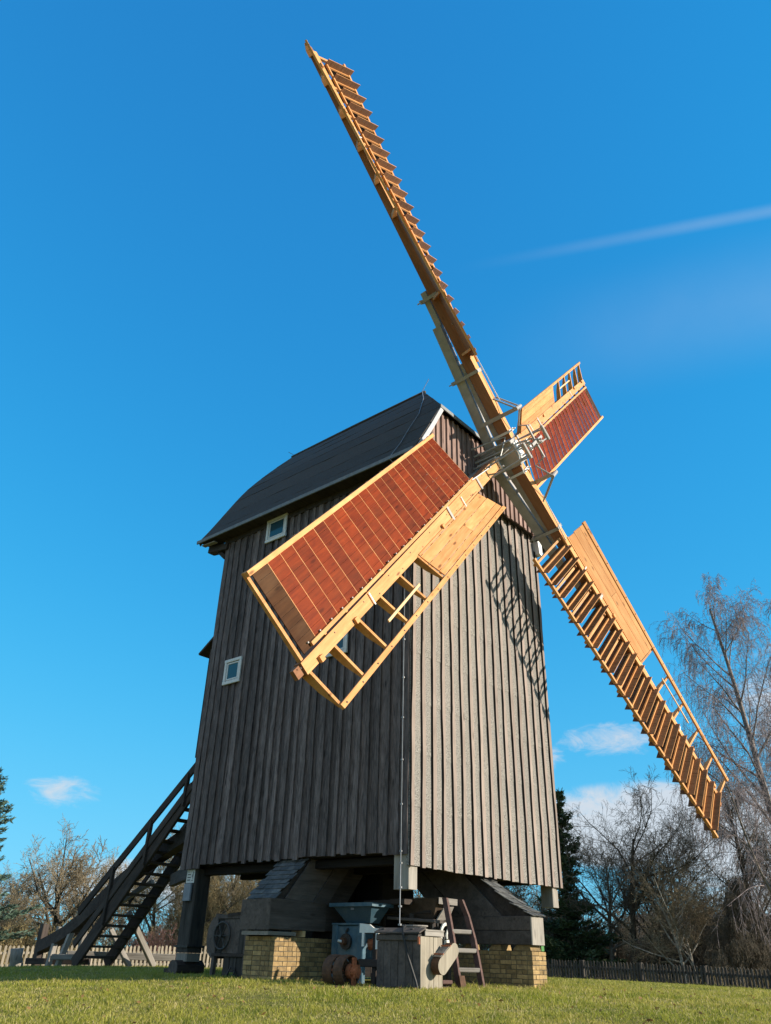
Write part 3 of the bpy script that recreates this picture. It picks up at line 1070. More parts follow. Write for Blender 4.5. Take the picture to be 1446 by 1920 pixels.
def sail_common(i, closed):
    M = FR[i]
    o = bpy.data.objects.new('sail', whip_me)
    link(o, mill, M)
    o['label'] = ['upper left sail with open shutters', 'upper right sail with closed red shutters', 'lower right sail with open shutters', 'lower left sail with closed red shutters'][i]
    r = random.Random(50 + i)
    # wind board: three planks on the inner part, laid along the whip
    ys = [0.135, 0.33, 0.53, YW - 0.05]
    for k in range(3):
        x0 = 2.62 + (0.0 if k else 0.03)
        cut = [6.5] if k != 1 else [4.35 + r.uniform(-0.3, 0.3), 6.5]
        xs0 = x0
        for xc in cut:
            mb = MB()
            ns = 4
            q = [xs0 + (xc - 0.004 - xs0) * t_ / ns for t_ in range(ns + 1)]
            vs = []
            for x in q:
                ya, yb = ys[k] + 0.004, ys[k + 1] - 0.004
                za, zb_ = wbz(ya, x), wbz(yb, x)
                vs += [(x, ya + 0.008, za - 0.022), (x, yb + 0.008, zb_ - 0.022), (x, yb, zb_), (x, ya, za)]
            fs = [(0, 1, 2, 3), tuple(4 * ns + t_ for t_ in (3, 2, 1, 0))]
            for a_ in range(ns):
                for b_ in range(4):
                    fs.append((4 * a_ + b_, 4 * a_ + 4 + b_, 4 * a_ + 4 + (b_ + 1) % 4, 4 * a_ + (b_ + 1) % 4))
            mb.add(vs, fs)
            for q_ in range(ns):
                mb.mi[2 + 4 * q_] = 1
            mb.build('wind_board', [larch, brown_side], o, M)
            xs0 = xc + 0.004
    # outer rail
    mb = MB()
    vs = []
    q = [2.58 + (L_S - 2.6) * t_ / 6 for t_ in range(7)]
    for x in q:
        za, zb_ = wbz(YW - 0.045, x) + 0.018, wbz(YW + 0.03, x) + 0.018
        vs += [(x, YW - 0.035, za - 0.05), (x, YW + 0.04, zb_ - 0.05), (x, YW + 0.03, zb_), (x, YW - 0.045, za)]
    fs = [(0, 1, 2, 3), tuple(24 + t_ for t_ in (3, 2, 1, 0))]
    for a_ in range(6):
        for b_ in range(4):
            fs.append((4 * a_ + b_, 4 * a_ + 4 + b_, 4 * a_ + 4 + (b_ + 1) % 4, 4 * a_ + (b_ + 1) % 4))
    mb.add(vs, fs).build('outer_rail', larch, o, M)
    # inner strip beside the whip face
    MB().box(2.62, 6.5, 0.085, 0.128, 0.004, 0.022).build('wind_board_strip', larch, o, M)
    # wedge rungs
    for xr in (2.75, 4.3, 6.52, 7.42, 8.3, 9.17, 10.03, 10.80):
        vs = [(xr, 0.09, -0.16), (xr, 0.09, 0.0), (xr, YW, wbz(YW, xr) - 0.034), (xr, YW, wbz(YW, xr) - 0.075), (xr, 0.4, wbz(0.4, xr) - 0.15)]
        if xr < 6.5:
            vs = [(x, y, z - 0.03) for (x, y, z) in vs]
        MB().prism(vs, (0.055, 0, 0)).build('rung', larch, o, M)
    # loose lath across two rungs
    MB().box(7.3, 8.75, 0.40, 0.445, wbz(0.42, 8) + 0.004, wbz(0.42, 8) + 0.028).build('lath', larch_pale, o, M)
    # hem along the shutters, in front of the frame, with its twist
    def hz_(s):
        return -1.5 * math.tan(shut_w(s, i))
    hem = MB()
    tapered(hem, [2.36, 5, 8, 10.86], [(-1.545, -1.468)] * 4, [(hz_(s) - 0.03, hz_(s) + 0.045) for s in (2.36, 5, 8, 10.86)])
    hem.build('hem_rail', larch, o, M)
    # shutter bar next to the whip, pull rod
    mb = MB()
    tapered(mb, [2.45, 6, 10.55], [(-0.225, -0.165)] * 3, [(-0.015, 0.03), (0.0, 0.045), (0.02, 0.065)])
    mb.build('shutter_bar', larch, o, M)
    MB().tube([(1.3, -0.10, 0.10), (2.6, -0.19, 0.045)], 0.012, 6).build('pull_rod', white_steel, o, M)
    # frame bars behind the shutters
    for xb in [SL0 - 0.08] + [SL0 + SLP * (2 * k + 2) for k in range(10)] + [L_S - 0.12]:
        za, zb_ = -0.05, hz_(xb) - 0.032
        dn = 0.0
        if xb > 10.5:
            za, zb_ = -0.03, hz_(xb) - 0.032
        vs = [(xb, -0.10, za), (xb, -1.55, zb_), (xb, -1.55, zb_ - 0.05), (xb, -0.10, za - 0.075)]
        MB().prism(vs, (0.06, 0, 0)).build('frame_bar', larch, o, M)
    hg = MB()
    for k in range(SLAT_N):
        hg.box(SL0 + SLP * (k + 0.52), SL0 + SLP * (k + 0.52) + 0.025, -0.252, -0.230, 0.0, 0.04)
    tag(hg.build('hinge_pins', steel, o, M), kind='stuff')
    bt = MB()
    for k in range(16):
        xb = 2.8 + k * 0.53
        zb2 = wbz(YW, xb) + 0.018
        bt.box(xb, xb + 0.022, YW - 0.012, YW + 0.010, zb2 - 0.004, zb2 + 0.008)
        bt.box(xb + 0.2, xb + 0.22, -0.06 if k % 2 else 0.04, -0.04 if k % 2 else 0.06, 0.0, 0.007)
    tag(bt.build('bolts', iron, o, M), kind='stuff')
    # pegs through the whip
    for xp in (9.25, 10.45, 5.0):
        MB().box(xp, xp + 0.10, 0.02, 0.11, 0.002, 0.05).build('peg', larch, o, M)
    for xp in (3.55, 8.6):
        local_box('plate', xp, xp + 0.03, -0.10, 0.24 if xp < 5 else 0.12, 0.022, 0.03, white_steel, o, M, 0.002)
    # steel stock behind the whip
    st_ = MB()
    tapered(st_, [0.12, 2.2, 3.7], [(-0.10, 0.10)] * 3, [(-0.80, -0.56), (-0.66, -0.42), (-0.56, -0.32)])
    tapered(st_, [3.7, 4.62], [(-0.07, 0.07)] * 2, [(-0.46, -0.30), (-0.42, -0.27)])
    tapered(st_, [0.12, 1.6, 2.6], [(-0.045, 0.045)] * 3, [(-0.47, -0.31), (-0.43, -0.31), (-0.37, -0.30)])
    st_.build('stock_beam', steel, o, M)
    for xc, zb_ in ((4.42, -0.45), (2.25, -0.70)):
        c_ = MB()
        c_.box(xc - 0.04, xc + 0.04, 0.131, 0.150, zb_, 0.03)
        c_.box(xc - 0.04, xc + 0.04, -0.172, -0.153, zb_, 0.03)
        c_.box(xc - 0.045, xc + 0.045, -0.175, 0.153, 0.005, 0.024)
        c_.box(xc - 0.05, xc + 0.05, -0.20, 0.18, zb_ - 0.05, zb_ - 0.005)
        c_.tube([(xc, 0.14, zb_ + 0.03), (xc, 0.14, zb_ - 0.14)], 0.018, 6)
        c_.tube([(xc, -0.165, zb_ + 0.03), (xc, -0.165, zb_ - 0.14)], 0.018, 6)
        c_.build('clamp', steel if xc < 4 else steel, o, M)
    # crank of the shutter gear
    zp = 0.80 - Z0[i]
    g_ = MB()
    tapered(g_, [0.92, 1.02], [(0.14, 0.165)] * 2, [(-0.6, zp + 0.04)] * 2)
    g_.build('crank_bracket', steel, o, M)
    g_ = MB()
    g_.tube([(0.97, 0.20, zp), (0.97, -0.22, zp)], 0.05, 10)
    g_.tube([(0.97, 0.10, zp), (1.45, 0.12, 0.03)], 0.022, 6)
    g_.tube([(0.97, -0.18, zp), (1.45, -0.14, 0.03)], 0.022, 6)
    g_.tube([(0.97, -0.16, zp), (0.55, -0.16, zp - 0.25), (0.44, -0.10, zp + 0.02)], 0.024, 6)
    g_.build('crank', steel, o, M)
    c_ = MB()
    c_.box(0.50, 0.57, -0.19, 0.17, 0.01, 0.05)
    c_.box(0.505, 0.565, 0.14, 0.16, -0.5, 0.0)
    c_.box(0.505, 0.565, -0.18, -0.16, -0.5, 0.0)
    c_.tube([(0.535, 0.12, 0.03), (0.535, 0.12, 0.12)], 0.02, 6)
    c_.tube([(0.535, -0.13, 0.03), (0.535, -0.13, 0.12)], 0.02, 6)
    c_.build('clamp', white_steel, o, M)
    # the shutters
    for k in range(SLAT_N):
        s = SL0 + SLP * (k + 0.5)
        wv = shut_w(s, i)
        ax = Vector((0, -math.cos(wv), -math.sin(wv)))          # span, from whip to hem
        if closed:
            th = R(177.2) + r.uniform(-0.008, 0.008)
        else:
            th = R(75) + r.uniform(-0.05, 0.05)
        ch = Vector((math.cos(th), 0, math.sin(th)))             # towards the proud edge
        ch = (ch - ax * ch.dot(ax)).normalized()
        nz = ax.cross(ch)
        p = Vector((s, -0.155, 0.015 - 0.155 * math.sin(wv)))
        Ml = Matrix(((ax.x, ch.x, nz.x, p.x), (ax.y, ch.y, nz.y, p.y), (ax.z, ch.z, nz.z, p.z), (0, 0, 0, 1)))
        so = bpy.data.objects.new('shutter', slat_open if not closed else (slat_dull if k == SLAT_N - 1 else r.choice(slat_reds)))
        link(so, o, M @ Ml)
    return o


for i in range(4):
    sail_common(i, i in (1, 3))

# ---- windshaft, poll end and the striking gear in front
AX = Matrix(((1, 0, 0, HUB.x), (0, 0, -1, HUB.y), (0, 1, 0, HUB.z), (0, 0, 0, 1)))
e_, n_ = Vector((1, 0, 0)), NV
v_ = n_.cross(e_)
arm_mid = (FR[0].to_3x3() @ Vector((1, 0, 0)) - FR[2].to_3x3() @ Vector((1, 0, 0))).normalized()
xh = arm_mid
zh = n_
xh = (xh - zh * xh.dot(zh)).normalized()
yh = zh.cross(xh)
HM = Matrix(((xh.x, yh.x, zh.x, HUB.x), (xh.y, yh.y, zh.y, HUB.y), (xh.z, yh.z, zh.z, HUB.z), (0, 0, 0, 1)))
ph = MB()
ph.cbox(-0.33, 0.33, -0.20, 0.20, -0.62, 0.30, 0.015, 'X')
poll = ph.build('poll_end', steel, mill, HM)
MB().box(-0.24, 0.24, -0.17, 0.17, 0.305, 0.345).build('front_plate', white_steel, poll, HM)  # pale metal puts the sunlit look of the box front into the colour
MB().tube([(0, 0, -0.62), (0, 0, -1.9)], 0.24, 16).build('windshaft', steel, poll, HM)
mb = MB()
for (x, y) in ((0.26, 0.3), (-0.26, 0.3), (0.26, -0.3), (-0.26, -0.3)):
    mb.tube([(x, y, -0.15), (x, y, -1.05)], 0.022, 6)
mb.box(-0.3, 0.3, 0.28, 0.32, -0.2, -0.16)
mb.box(-0.3, 0.3, -0.32, -0.28, -0.2, -0.16)
mb.build('tie_rods', steel, poll, HM)
mb = MB()
mb.tube([(0, 0, 0.03), (0, 0, 0.98)], 0.022, 8)
mb.box(-0.46, 0.46, -0.035, 0.035, 0.79, 0.83)
mb.box(-0.035, 0.035, -0.46, 0.46, 0.835, 0.87)
mb.tube([(-0.22, 0.12, 0.04), (-0.1, 0.05, 0.80)], 0.016, 6)
mb.tube([(0.22, 0.12, 0.04), (0.1, 0.05, 0.80)], 0.016, 6)
mb.tube([(-0.22, -0.12, 0.04), (-0.1, -0.05, 0.80)], 0.016, 6)
mb.tube([(0.22, -0.12, 0.04), (0.1, -0.05, 0.80)], 0.016, 6)
mb.tube([(0, 0, 0.76), (0, 0, 0.92)], 0.06, 10)
mb.build('spider', steel, poll, HM)
mb = MB()
mb.box(-0.16, 0.16, -0.06, 0.06, 0.60, 0.64)
mb.tube([(-0.1, 0.0, 0.62), (-0.1, 0.0, 0.98)], 0.012, 6)
mb.build('slider', white_steel, poll, HM)
# rods and frame of the striking gear between shaft and gable
mb = MB()
for (dy, dx) in ((0.0, -0.34), (0.16, -0.40)):
    mb.tube([(2.7 + dx, -1.25, 11.62 + dy), (2.7 + dx - 0.15, -0.28, 11.45 + dy)], 0.025, 6)
mb.tube([(2.30, -1.15, 11.95), (2.0, -0.30, 11.75)], 0.02, 6)
mb.tube([(2.16, -1.05, 11.30), (2.12, -0.27, 11.22)], 0.02, 6)
mb.tube([(2.36, -1.25, 11.62), (2.16, -1.05, 11.30), (2.30, -1.15, 11.95)], 0.018, 6)
mb.build('striking_frame', steel, mill)
mb = MB()
pts = [(2.34, -1.36, 11.95)]
for k in range(14):
    pts.append((2.34 + 0.03 * k + 0.02 * math.sin(k * 2.1), -1.36, 11.9 - 0.07 * k))
mb.tube(pts, 0.014, 5)
mb.build('chain', white_steel, mill)

# ================================================================== TRESTLE, PIERS
PC = Vector((2.7, 3.0, 0))
trestle = thing('trestle', (2.7, 3.0, 0), 'dark timber trestle of crossed beams and slated struts carrying the mill body', 'trestle')
MB().cbox(2.32, 3.08, 2.62, 3.38, 0.55, 2.09, 0.05, 'Z').build('main_post', shade_black, trestle)
MB().cbox(-0.80, 6.0, 2.66, 3.38, 0.86, 1.30, 0.02, 'X').build('cross_beam', shade_black, trestle)
MB().cbox(2.47, 2.82, -0.90, 2.60, 0.73, 1.15, 0.02, 'Y').build('cross_beam', shade_black, trestle)
MB().cbox(2.47, 2.82, 3.40, 6.4, 0.73, 1.15, 0.02, 'Y').build('cross_beam', shade_black, trestle)
# board casing of the left beam
MB().cbox(-0.86, 0.62, 2.585, 2.625, 0.83, 1.345, 0.008, 'X').build('cover_board', cover_wood, trestle)
MB().cbox(0.625, 1.95, 2.59, 2.628, 0.84, 1.35, 0.008, 'X').build('cover_board', dark_beam, trestle)
MB().prism([(-0.865, 2.60, 0.82), (-0.865, 3.42, 0.82), (-0.865, 3.40, 1.33), (-0.865, 2.60, 1.34)], (0.04, 0, 0)).build('end_board', cover_wood, trestle)
# left strut with boards on its flank and slates on its back
beam('strut', (-0.35, 3.0, 1.45), (1.95, 3.0, 2.6), 0.5, 0.3, dark_beam, trestle)
for (xa, w_, zt, dy, m_) in ((-0.50, 0.74, 2.2, 0.0, cover_wood), (0.22, 0.42, 2.16, -0.03, cover_wood), (0.62, 0.62, 2.2, 0.03, dark_beam)):
    sl = 0.86
    y = 2.60 + dy
    h0 = 1.352 - (0.03 if dy < 0 else 0)
    MB().prism([(xa, y, h0), (xa + w_, y, h0 - 0.012), (xa + w_ + (zt - h0) * sl, y, zt), (xa + (zt - h0) * sl, y, zt)], (0, 0.028, 0)).build('flank_board', m_, trestle)
MB().prism([(-0.70, 2.66, 1.32), (0.10, 2.66, 2.09), (0.5, 2.66, 2.09), (0.0, 2.66, 1.32)], (0, 0.74, 0)).build('slate_bed', dark_beam, trestle)
nrow = 9
for k in range(nrow):
    t0, t1 = k / nrow, (k + 1.35) / nrow
    p0 = Vector((-0.76 + 0.86 * t0, 0, 1.335 + 0.80 * t0))
    p1 = Vector((-0.76 + 0.86 * t1, 0, 1.335 + 0.80 * t1))
    nrm = Vector((-0.68, 0, 0.73))
    nsl = 4
    for j in range(nsl):
        wy = 0.86 / nsl
        ya = 2.58 + j * wy + (0.5 * wy if k % 2 else 0) - 0.25 * wy
        yb = ya + wy - 0.006
        ya, yb = max(ya, 2.575), min(yb, 3.45)
        a = p0 + nrm * (0.022 + rnd.uniform(-0.004, 0.006))
        b = p1 + nrm * 0.006
        MB().prism([(a.x, ya, a.z + rnd.uniform(-0.006, 0.006)), (a.x, yb, a.z), (b.x, yb, b.z), (b.x, ya, b.z)], (-nrm.x * 0.012, 0, -nrm.z * 0.012)).build('slate', slate_m, trestle)
beam('strut', (5.75, 3.0, 1.45), (3.4, 3.0, 2.6), 0.5, 0.3, shade_black, trestle)
beam('strut', (2.64, 6.3, 1.25), (2.64, 4.1, 2.5), 0.4, 0.3, shade_black, trestle)
for k in range(10):
    MB().box(1.5 + k * 0.3, 1.79 + k * 0.3, 3.44, 3.47, 0.05, 2.08).build('casing_board', shade_black, trestle)
# right beam casing (runs towards the front)
MB().cbox(2.415, 2.455, -0.96, 1.6, 0.70, 0.93, 0.008, 'Y').build('cover_board', cover_wood, trestle)
MB().cbox(2.418, 2.456, -0.96, 1.9, 0.937, 1.175, 0.008, 'Y').build('cover_board', cover_wood, trestle)
MB().cbox(2.42, 2.86, -1.0, -0.962, 0.70, 1.17, 0.01, 'Z').build('end_board', grey_wood_z, trestle)
beam('strut', (2.64, -0.35, 1.12), (2.64, 1.9, 2.25), 0.3, 0.3, shade_black, trestle, upv=(0, 0, 1))
for (ya, w_, zt) in ((-0.35, 0.95, 2.1), (0.62, 0.5, 2.15)):
    h0 = 1.178
    sl = 1.15
    MB().prism([(2.42, ya, h0), (2.42, ya + w_, h0), (2.42, ya + w_ + (zt - h0) * sl, zt), (2.42, ya + (zt - h0) * sl, zt)], (0.03, 0, 0)).build('flank_board', cover_wood, trestle)
MB().prism([(2.46, -0.95, 1.17), (2.46, -0.05, 1.71), (2.46, 0.45, 2.06), (2.46, 0.9, 2.06), (2.46, -0.2, 1.17)], (0.44, 0, 0)).build('slate_bed', dark_beam, trestle)
nrow = 10
path = [Vector((0, -1.04, 1.165)), Vector((0, -0.55, 1.40)), Vector((0, 0.0, 1.76)), Vector((0, 0.5, 2.12))]


def along(t):
    t = min(max(t, 0), 0.9999) * 3
    i = int(t)
    return path[i].lerp(path[i + 1], t - i)


for k in range(nrow):
    p0, p1 = along(k / nrow), along((k + 1.35) / nrow)
    nrm = Vector((0, -(p1 - p0).z, (p1 - p0).y)).normalized()
    for j in range(3):
        wx = 0.52 / 3
        xa = 2.405 + j * wx + (0.5 * wx if k % 2 else 0) - 0.25 * wx
        xb = min(xa + wx - 0.006, 2.93)
        xa = max(xa, 2.395)
        a = p0 + nrm * (0.028 + rnd.uniform(-0.004, 0.008))
        b = p1 + nrm * 0.006
        MB().prism([(xa, a.y, a.z), (xb, a.y, a.z + rnd.uniform(-0.006, 0.006)), (xb, b.y, b.z), (xa, b.y, b.z)], tuple(-nrm * 0.014)).build('slate', slate_m, trestle)


def brick_pier(name, label, x0, x1, y0, y1, ztop, courses):
    """masonry pier: mortar core, every visible brick of its front and left faces its own piece"""
    t = thing(name, ((x0 + x1) / 2, (y0 + y1) / 2, 0), label, 'brick pier', 'brick piers under the trestle')
    MB().box(x0 + 0.014, x1 - 0.004, y0 + 0.014, y1 - 0.004, -0.5, ztop - 0.008).build('mortar', mortar, t)
    ch = ztop / courses
    jt = 0.012
    cache = {}
    r = random.Random(int(x0 * 100) + 5)

    def brick(l, cx, cy, cz, along_x, dep):
        key = (round(l, 2), along_x, round(dep, 2))
        if key not in cache:
            m = MB()
            hx, hy, hz_ = l / 2, dep / 2, (ch - jt) / 2
            c = 0.006
            vs = []
            for (sx, sy, sz) in ((-1, -1, -1), (1, -1, -1), (1, 1, -1), (-1, 1, -1), (-1, -1, 1), (1, -1, 1), (1, 1, 1), (-1, 1, 1)):
                vs.append((sx * hx + r.uniform(-0.003, 0.003), sy * hy + r.uniform(-0.002, 0.002), sz * hz_ + r.uniform(-0.003, 0.003)))
            m.add(vs, [(0, 3, 2, 1), (4, 5, 6, 7), (0, 1, 5, 4), (1, 2, 6, 5), (2, 3, 7, 6), (3, 0, 4, 7)])
            cache[key] = m.mesh('brick', brick_m)
        o = bpy.data.objects.new('brick', cache[key])
        M = Matrix.Translation((cx, cy, cz))
        if not along_x:
            M = M @ Matrix.Rotation(R(90), 4, 'Z')
        M = M @ Matrix.Rotation(r.uniform(-0.012, 0.012), 4, 'Y') @ Matrix.Rotation(r.uniform(-0.01, 0.01), 4, 'Z')
        link(o, t, M)

    for k in range(courses):
        zc = (k + 0.5) * ch
        odd = k % 2
        # front face (normal -y), from the corner to the right
        x = x0
        first = True
        while x < x1 - 0.05:
            l = 0.24 if (odd and first) else (0.115 if first else r.choice((0.115, 0.115, 0.24)))
            if x + l > x1:
                l = x1 - x
            if x1 - x - l < 0.06:
                l = x1 - x
            l = round(l / 0.03) * 0.03 if l not in (0.24, 0.115) else l
            brick(l - jt, x + l / 2, y0 + 0.055 + r.uniform(-0.003, 0.003), zc, True, 0.11)
            x += l
            first = False
        # left face (normal -x)
        y = y0 + 0.112
        first = True
        while y < y1 - 0.05:
            l = (0.115 if odd else 0.235) if first else r.choice((0.115, 0.24, 0.24))
            if y + l > y1 - 0.06:
                l = y1 - y
            l = round(l / 0.03) * 0.03 if l not in (0.24, 0.115, 0.235) else l
            brick(l - jt, x0 + 0.055 + r.uniform(-0.003, 0.003), y + l / 2, zc, False, 0.11)
            y += l
            first = False
    return t


brick_pier('brick_pier', 'low yellow brick pier partly in sun beside the rusty pulleys, left of the blue machine', -0.66, 1.60, 2.62, 3.44, 0.72, 9)
brick_pier('brick_pier', 'low yellow brick pier behind the ladder, its narrow sunlit end facing the right fence', 2.45, 2.96, -0.95, 1.50, 0.60, 8)
# packing between piers and beams (belongs to the trestle it carries)
for (xa, xb, ya, yb, za, zb, m_) in ((-0.84, -0.12, 2.63, 3.36, 0.735, 0.80, grey_wood), (0.02, 0.10, 2.60, 2.9, 0.725, 0.83, larch_pale), (0.9, 1.3, 2.66, 3.2, 0.725, 0.85, dark_beam)):
    MB().cbox(xa, xb, ya, yb, za, zb, 0.006, 'X').build('packing_block', m_, trestle)
for (ya, yb) in ((-0.92, -0.52), (-0.28, 0.02), (0.45, 0.62)):
    MB().prism([(2.47, ya, 0.605), (2.47, yb, 0.605), (2.47, yb - 0.1, 0.695), (2.47, ya + 0.02, 0.695)], (0.36, 0, 0)).build('packing_block', brick_m, trestle)
MB().box(2.84, 2.94, -0.93, -0.75, 0.605, 0.69).build('packing_block', green_plastic, trestle)

# ================================================================== REAR: support post, stairs, tail pole
sp = thing('support_post', (0.25, 6.3, 0), 'thick dark timber post on a log block propping the rear left corner of the mill', 'post')
MB().cbox(0.05, 0.45, 6.1, 6.5, 0.40, 2.05, 0.02, 'Z').build('shaft', dark_beam_z, sp)
MB().cbox(0.02, 0.48, 6.07, 6.53, 0.50, 0.545, 0.01, 'X').build('collar', iron, sp)
MB().cbox(0.06, 0.44, 6.11, 6.49, 0.24, 0.395, 0.02, 'Z').build('foot_block', grey_wood_z, sp)
lg = MB()
for k in range(2):
    a = [(-0.13 + k * 0.72, 6.28 + 0.165 * math.cos(R(22.5 + 45 * j)), 0.115 + 0.16 * math.sin(R(22.5 + 45 * j))) for j in range(8)]
    lg.v += a
lg.f = [(j, (j + 1) % 8, 8 + (j + 1) % 8, 8 + j) for j in range(8)] + [tuple(range(7, -1, -1)), tuple(range(8, 16))]
lg.mi = [0] * len(lg.f)
lg.mi[8] = 1
lg.build('log', [dark_beam, cover_wood], sp)
MB().cbox(-0.12, 0.1, 6.42, 6.62, -0.1, 0.10, 0.03, 'Z').build('log', dark_beam, sp)
# notice: paper with printed lines, and a grey case under it
nt = thing('notice', (0.03, 6.3, 1.85), 'small white notice with printed lines fixed to the rear support post', 'notice')
MB().box(0.030, 0.043, 6.16, 6.44, 1.76, 2.03).build('sheet', paper, nt)
tx = MB()
for k, (ya, yb) in enumerate(((6.36, 6.385), (6.295, 6.40), (6.285, 6.40), (6.30, 6.40))):
    tx.box(0.0265, 0.0295, ya, yb, 1.975 - k * 0.055, 1.993 - k * 0.055)
tx.box(0.0265, 0.0295, 6.20, 6.212, 1.83, 1.99)
tx.box(0.0265, 0.0295, 6.20, 6.245, 1.80, 1.815)
tx.box(0.0265, 0.0295, 6.225, 6.24, 1.87, 1.93)
tx.build('print', ink, nt)
gc = MB().cbox(-0.02, 0.035, 6.18, 6.43, 1.40, 1.745, 0.012, 'Z').build('case', grey_case)
tag(gc, 'grey tapering metal case below the white notice on the support post', 'case')

stairs = thing('staircase', (1.9, 10.0, 0), 'steep dark wooden staircase with plank rails climbing to the back of the mill', 'staircase')
SLP_ = 1.0


def stair_z(y):
    return (12.62 - y) * SLP_


for x in (1.4, 2.4):
    beam('stringer', (x, 12.72, 0.04), (x, 7.2, stair_z(7.2) + 0.04), 0.09, 0.36, dark_beam, stairs)
for k in range(20):
    z = 0.22 + 0.25 * k
    y = 12.62 - z / SLP_
    beam('step', (1.445, y, z), (2.355, y, z), 0.26, 0.06, dark_beam, stairs, c=0.006)
beam('rail', (1.35, 12.9, 1.30), (1.35, 8.0, 5.12), 0.06, 0.21, dark_beam, stairs)
beam('rail', (1.35, 12.82, 0.50), (1.35, 8.5, 4.28), 0.06, 0.20, dark_beam, stairs)
for y, zt in ((8.75, 4.6), (10.12, 3.5), (11.55, 2.4)):
    beam('rail_post', (1.33, y, stair_z(y) - 0.1), (1.33, y - 0.05, zt), 0.1, 0.1, dark_beam, stairs, upv=(0, 1, 0))
beam('rail', (2.46, 12.2, 1.6), (2.46, 8.2, 5.2), 0.05, 0.14, dark_beam, stairs)

tail = thing('tail_pole', (1.9, 14.0, 0), 'long curved tail pole of the mill sweeping down behind the staircase to the ground', 'beam')
tp = [(1.9, 15.5, 0.42), (1.9, 14.9, 0.58), (1.9, 14.2, 0.80), (1.9, 13.5, 1.12), (1.9, 12.8, 1.52), (1.9, 12.0, 1.98), (1.9, 11.0, 2.44), (1.9, 9.4, 3.02), (1.9, 6.6, 3.9)]
vs = []
for i, p in enumerate(tp):
    d = (Vector(tp[min(i + 1, len(tp) - 1)]) - Vector(tp[max(i - 1, 0)])).normalized()
    n = Vector((1, 0, 0)).cross(d)
    if n.z < 0:
        n = -n
    h = 0.16 + 0.02 * i / 8
    for (sx, sn) in ((-0.15, -h), (0.15, -h), (0.15, h), (-0.15, h)):
        q = Vector(p) + Vector((sx, 0, 0)) + n * sn
        vs.append(tuple(q))
fs = [(0, 1, 2, 3), tuple(4 * (len(tp) - 1) + k for k in (3, 2, 1, 0))]
for i in range(len(tp) - 1):
    for k in range(4):
        fs.append((4 * i + k, 4 * i + 4 + k, 4 * i + 4 + (k + 1) % 4, 4 * i + (k + 1) % 4))
MB().add(vs, fs).build('pole', dark_beam, tail)
beam('winch_post', (1.86, 15.55, -0.55), (1.86, 15.5, 1.02), 0.2, 0.22, dark_beam, tail, upv=(0, 1, 0))
beam('winch_bar', (1.5, 15.45, 0.05), (2.6, 13.9, 0.08), 0.16, 0.16, dark_beam, tail)
rack = thing('tail_rack', (2.2, 14.2, 0), 'weathered grey trestle of posts and braces under the end of the tail pole', 'trestle')
beam('post', (1.75, 14.75, -0.5), (1.85, 14.6, 0.95), 0.14, 0.14, grey_wood, rack, upv=(0, 1, 0))
beam('post', (2.35, 14.9, -0.5), (2.25, 14.9, 0.9), 0.16, 0.12, grey_wood, rack, upv=(0, 1, 0))
beam('post', (1.65, 14.15, -0.45), (1.85, 13.85, 0.92), 0.15, 0.13, grey_wood, rack, upv=(0, 1, 0))
beam('post', (1.95, 13.55, -0.4), (2.0, 13.45, 1.0), 0.13, 0.12, grey_wood, rack, upv=(0, 1, 0))
beam('sleeper', (1.9, 14.0, 0.26), (4.25, 12.1, 0.24), 0.2, 0.18, grey_wood, rack)
beam('brace', (2.3, 11.9, 1.32), (3.55, 12.1, 0.02), 0.15, 0.13, grey_wood, rack, upv=(0, 1, 0))
beam('brace', (2.2, 12.9, 1.35), (2.45, 11.2, 2.1), 0.12, 0.12, grey_wood, rack)
beam('brace', (2.6, 13.1, 0.9), (3.1, 12.6, -0.02), 0.13, 0.12, grey_wood, rack, upv=(0, 1, 0))
beam('cross_rail', (1.5, 14.1, 0.18), (2.1, 13.5, 0.2), 0.1, 0.14, grey_wood, rack)
beam('cross_rail', (0.35, 6.75, 2.02), (1.95, 9.6, 2.05), 0.14, 0.3, dark_beam, rack)
stump = MB()
stump.tube([(1.55, 16.1, -0.5), (1.5, 16.0, -0.05), (1.42, 15.95, 0.12), (1.40, 15.95, 0.36)], [0.24, 0.19, 0.17, 0.19], 9)
so = stump.build('tree_stump', grey_wood_z, smooth=True)
tag(so, 'short weathered tree stump left of the tail pole by the pale fence', 'stump')

# ================================================================== OLD MACHINES UNDER THE MILL
# --- dark cleaning cabinet left of the pier
cab = thing('cleaning_cabinet', (-0.1, 4.3, 0), 'dark plank grain cleaning cabinet with round drum casing, left of the brick pier', 'cabinet')
MB().box(-0.33, 0.42, 3.72, 4.72, 0.40, 1.10).build('carcass', dark_beam_z, cab)
for k in range(5):
    MB().box(-0.355 - rnd.uniform(0, 0.01), -0.331, 3.80 + k * 0.165, 3.96 + k * 0.165, 0.42, 1.02).build('plank', cover_wood if k in (1, 2, 3) else dark_beam_z, cab)
MB().cbox(-0.385, -0.36, 3.72, 4.66, 1.025, 1.10, 0.006, 'Y').build('top_rail', cover_wood, cab)
for y in (3.70, 4.64):
    MB().cbox(-0.39, -0.30, y, y + 0.09, 0.0, 1.20 if y < 4 else 1.12, 0.01, 'Z').build('corner_leg', cover_wood, cab)
for k in range(3):
    MB().box(-0.36, -0.335, 3.80 + k * 0.2, 3.98 + k * 0.2, 0.02 + 0.08 * (k == 1), 0.36).build('skirt_board', dark_beam_z, cab)
MB().cbox(-0.40, -0.345, 3.7, 4.72, 0.36, 0.415, 0.006, 'Y').build('bottom_rail', dark_beam, cab)
dr = MB()
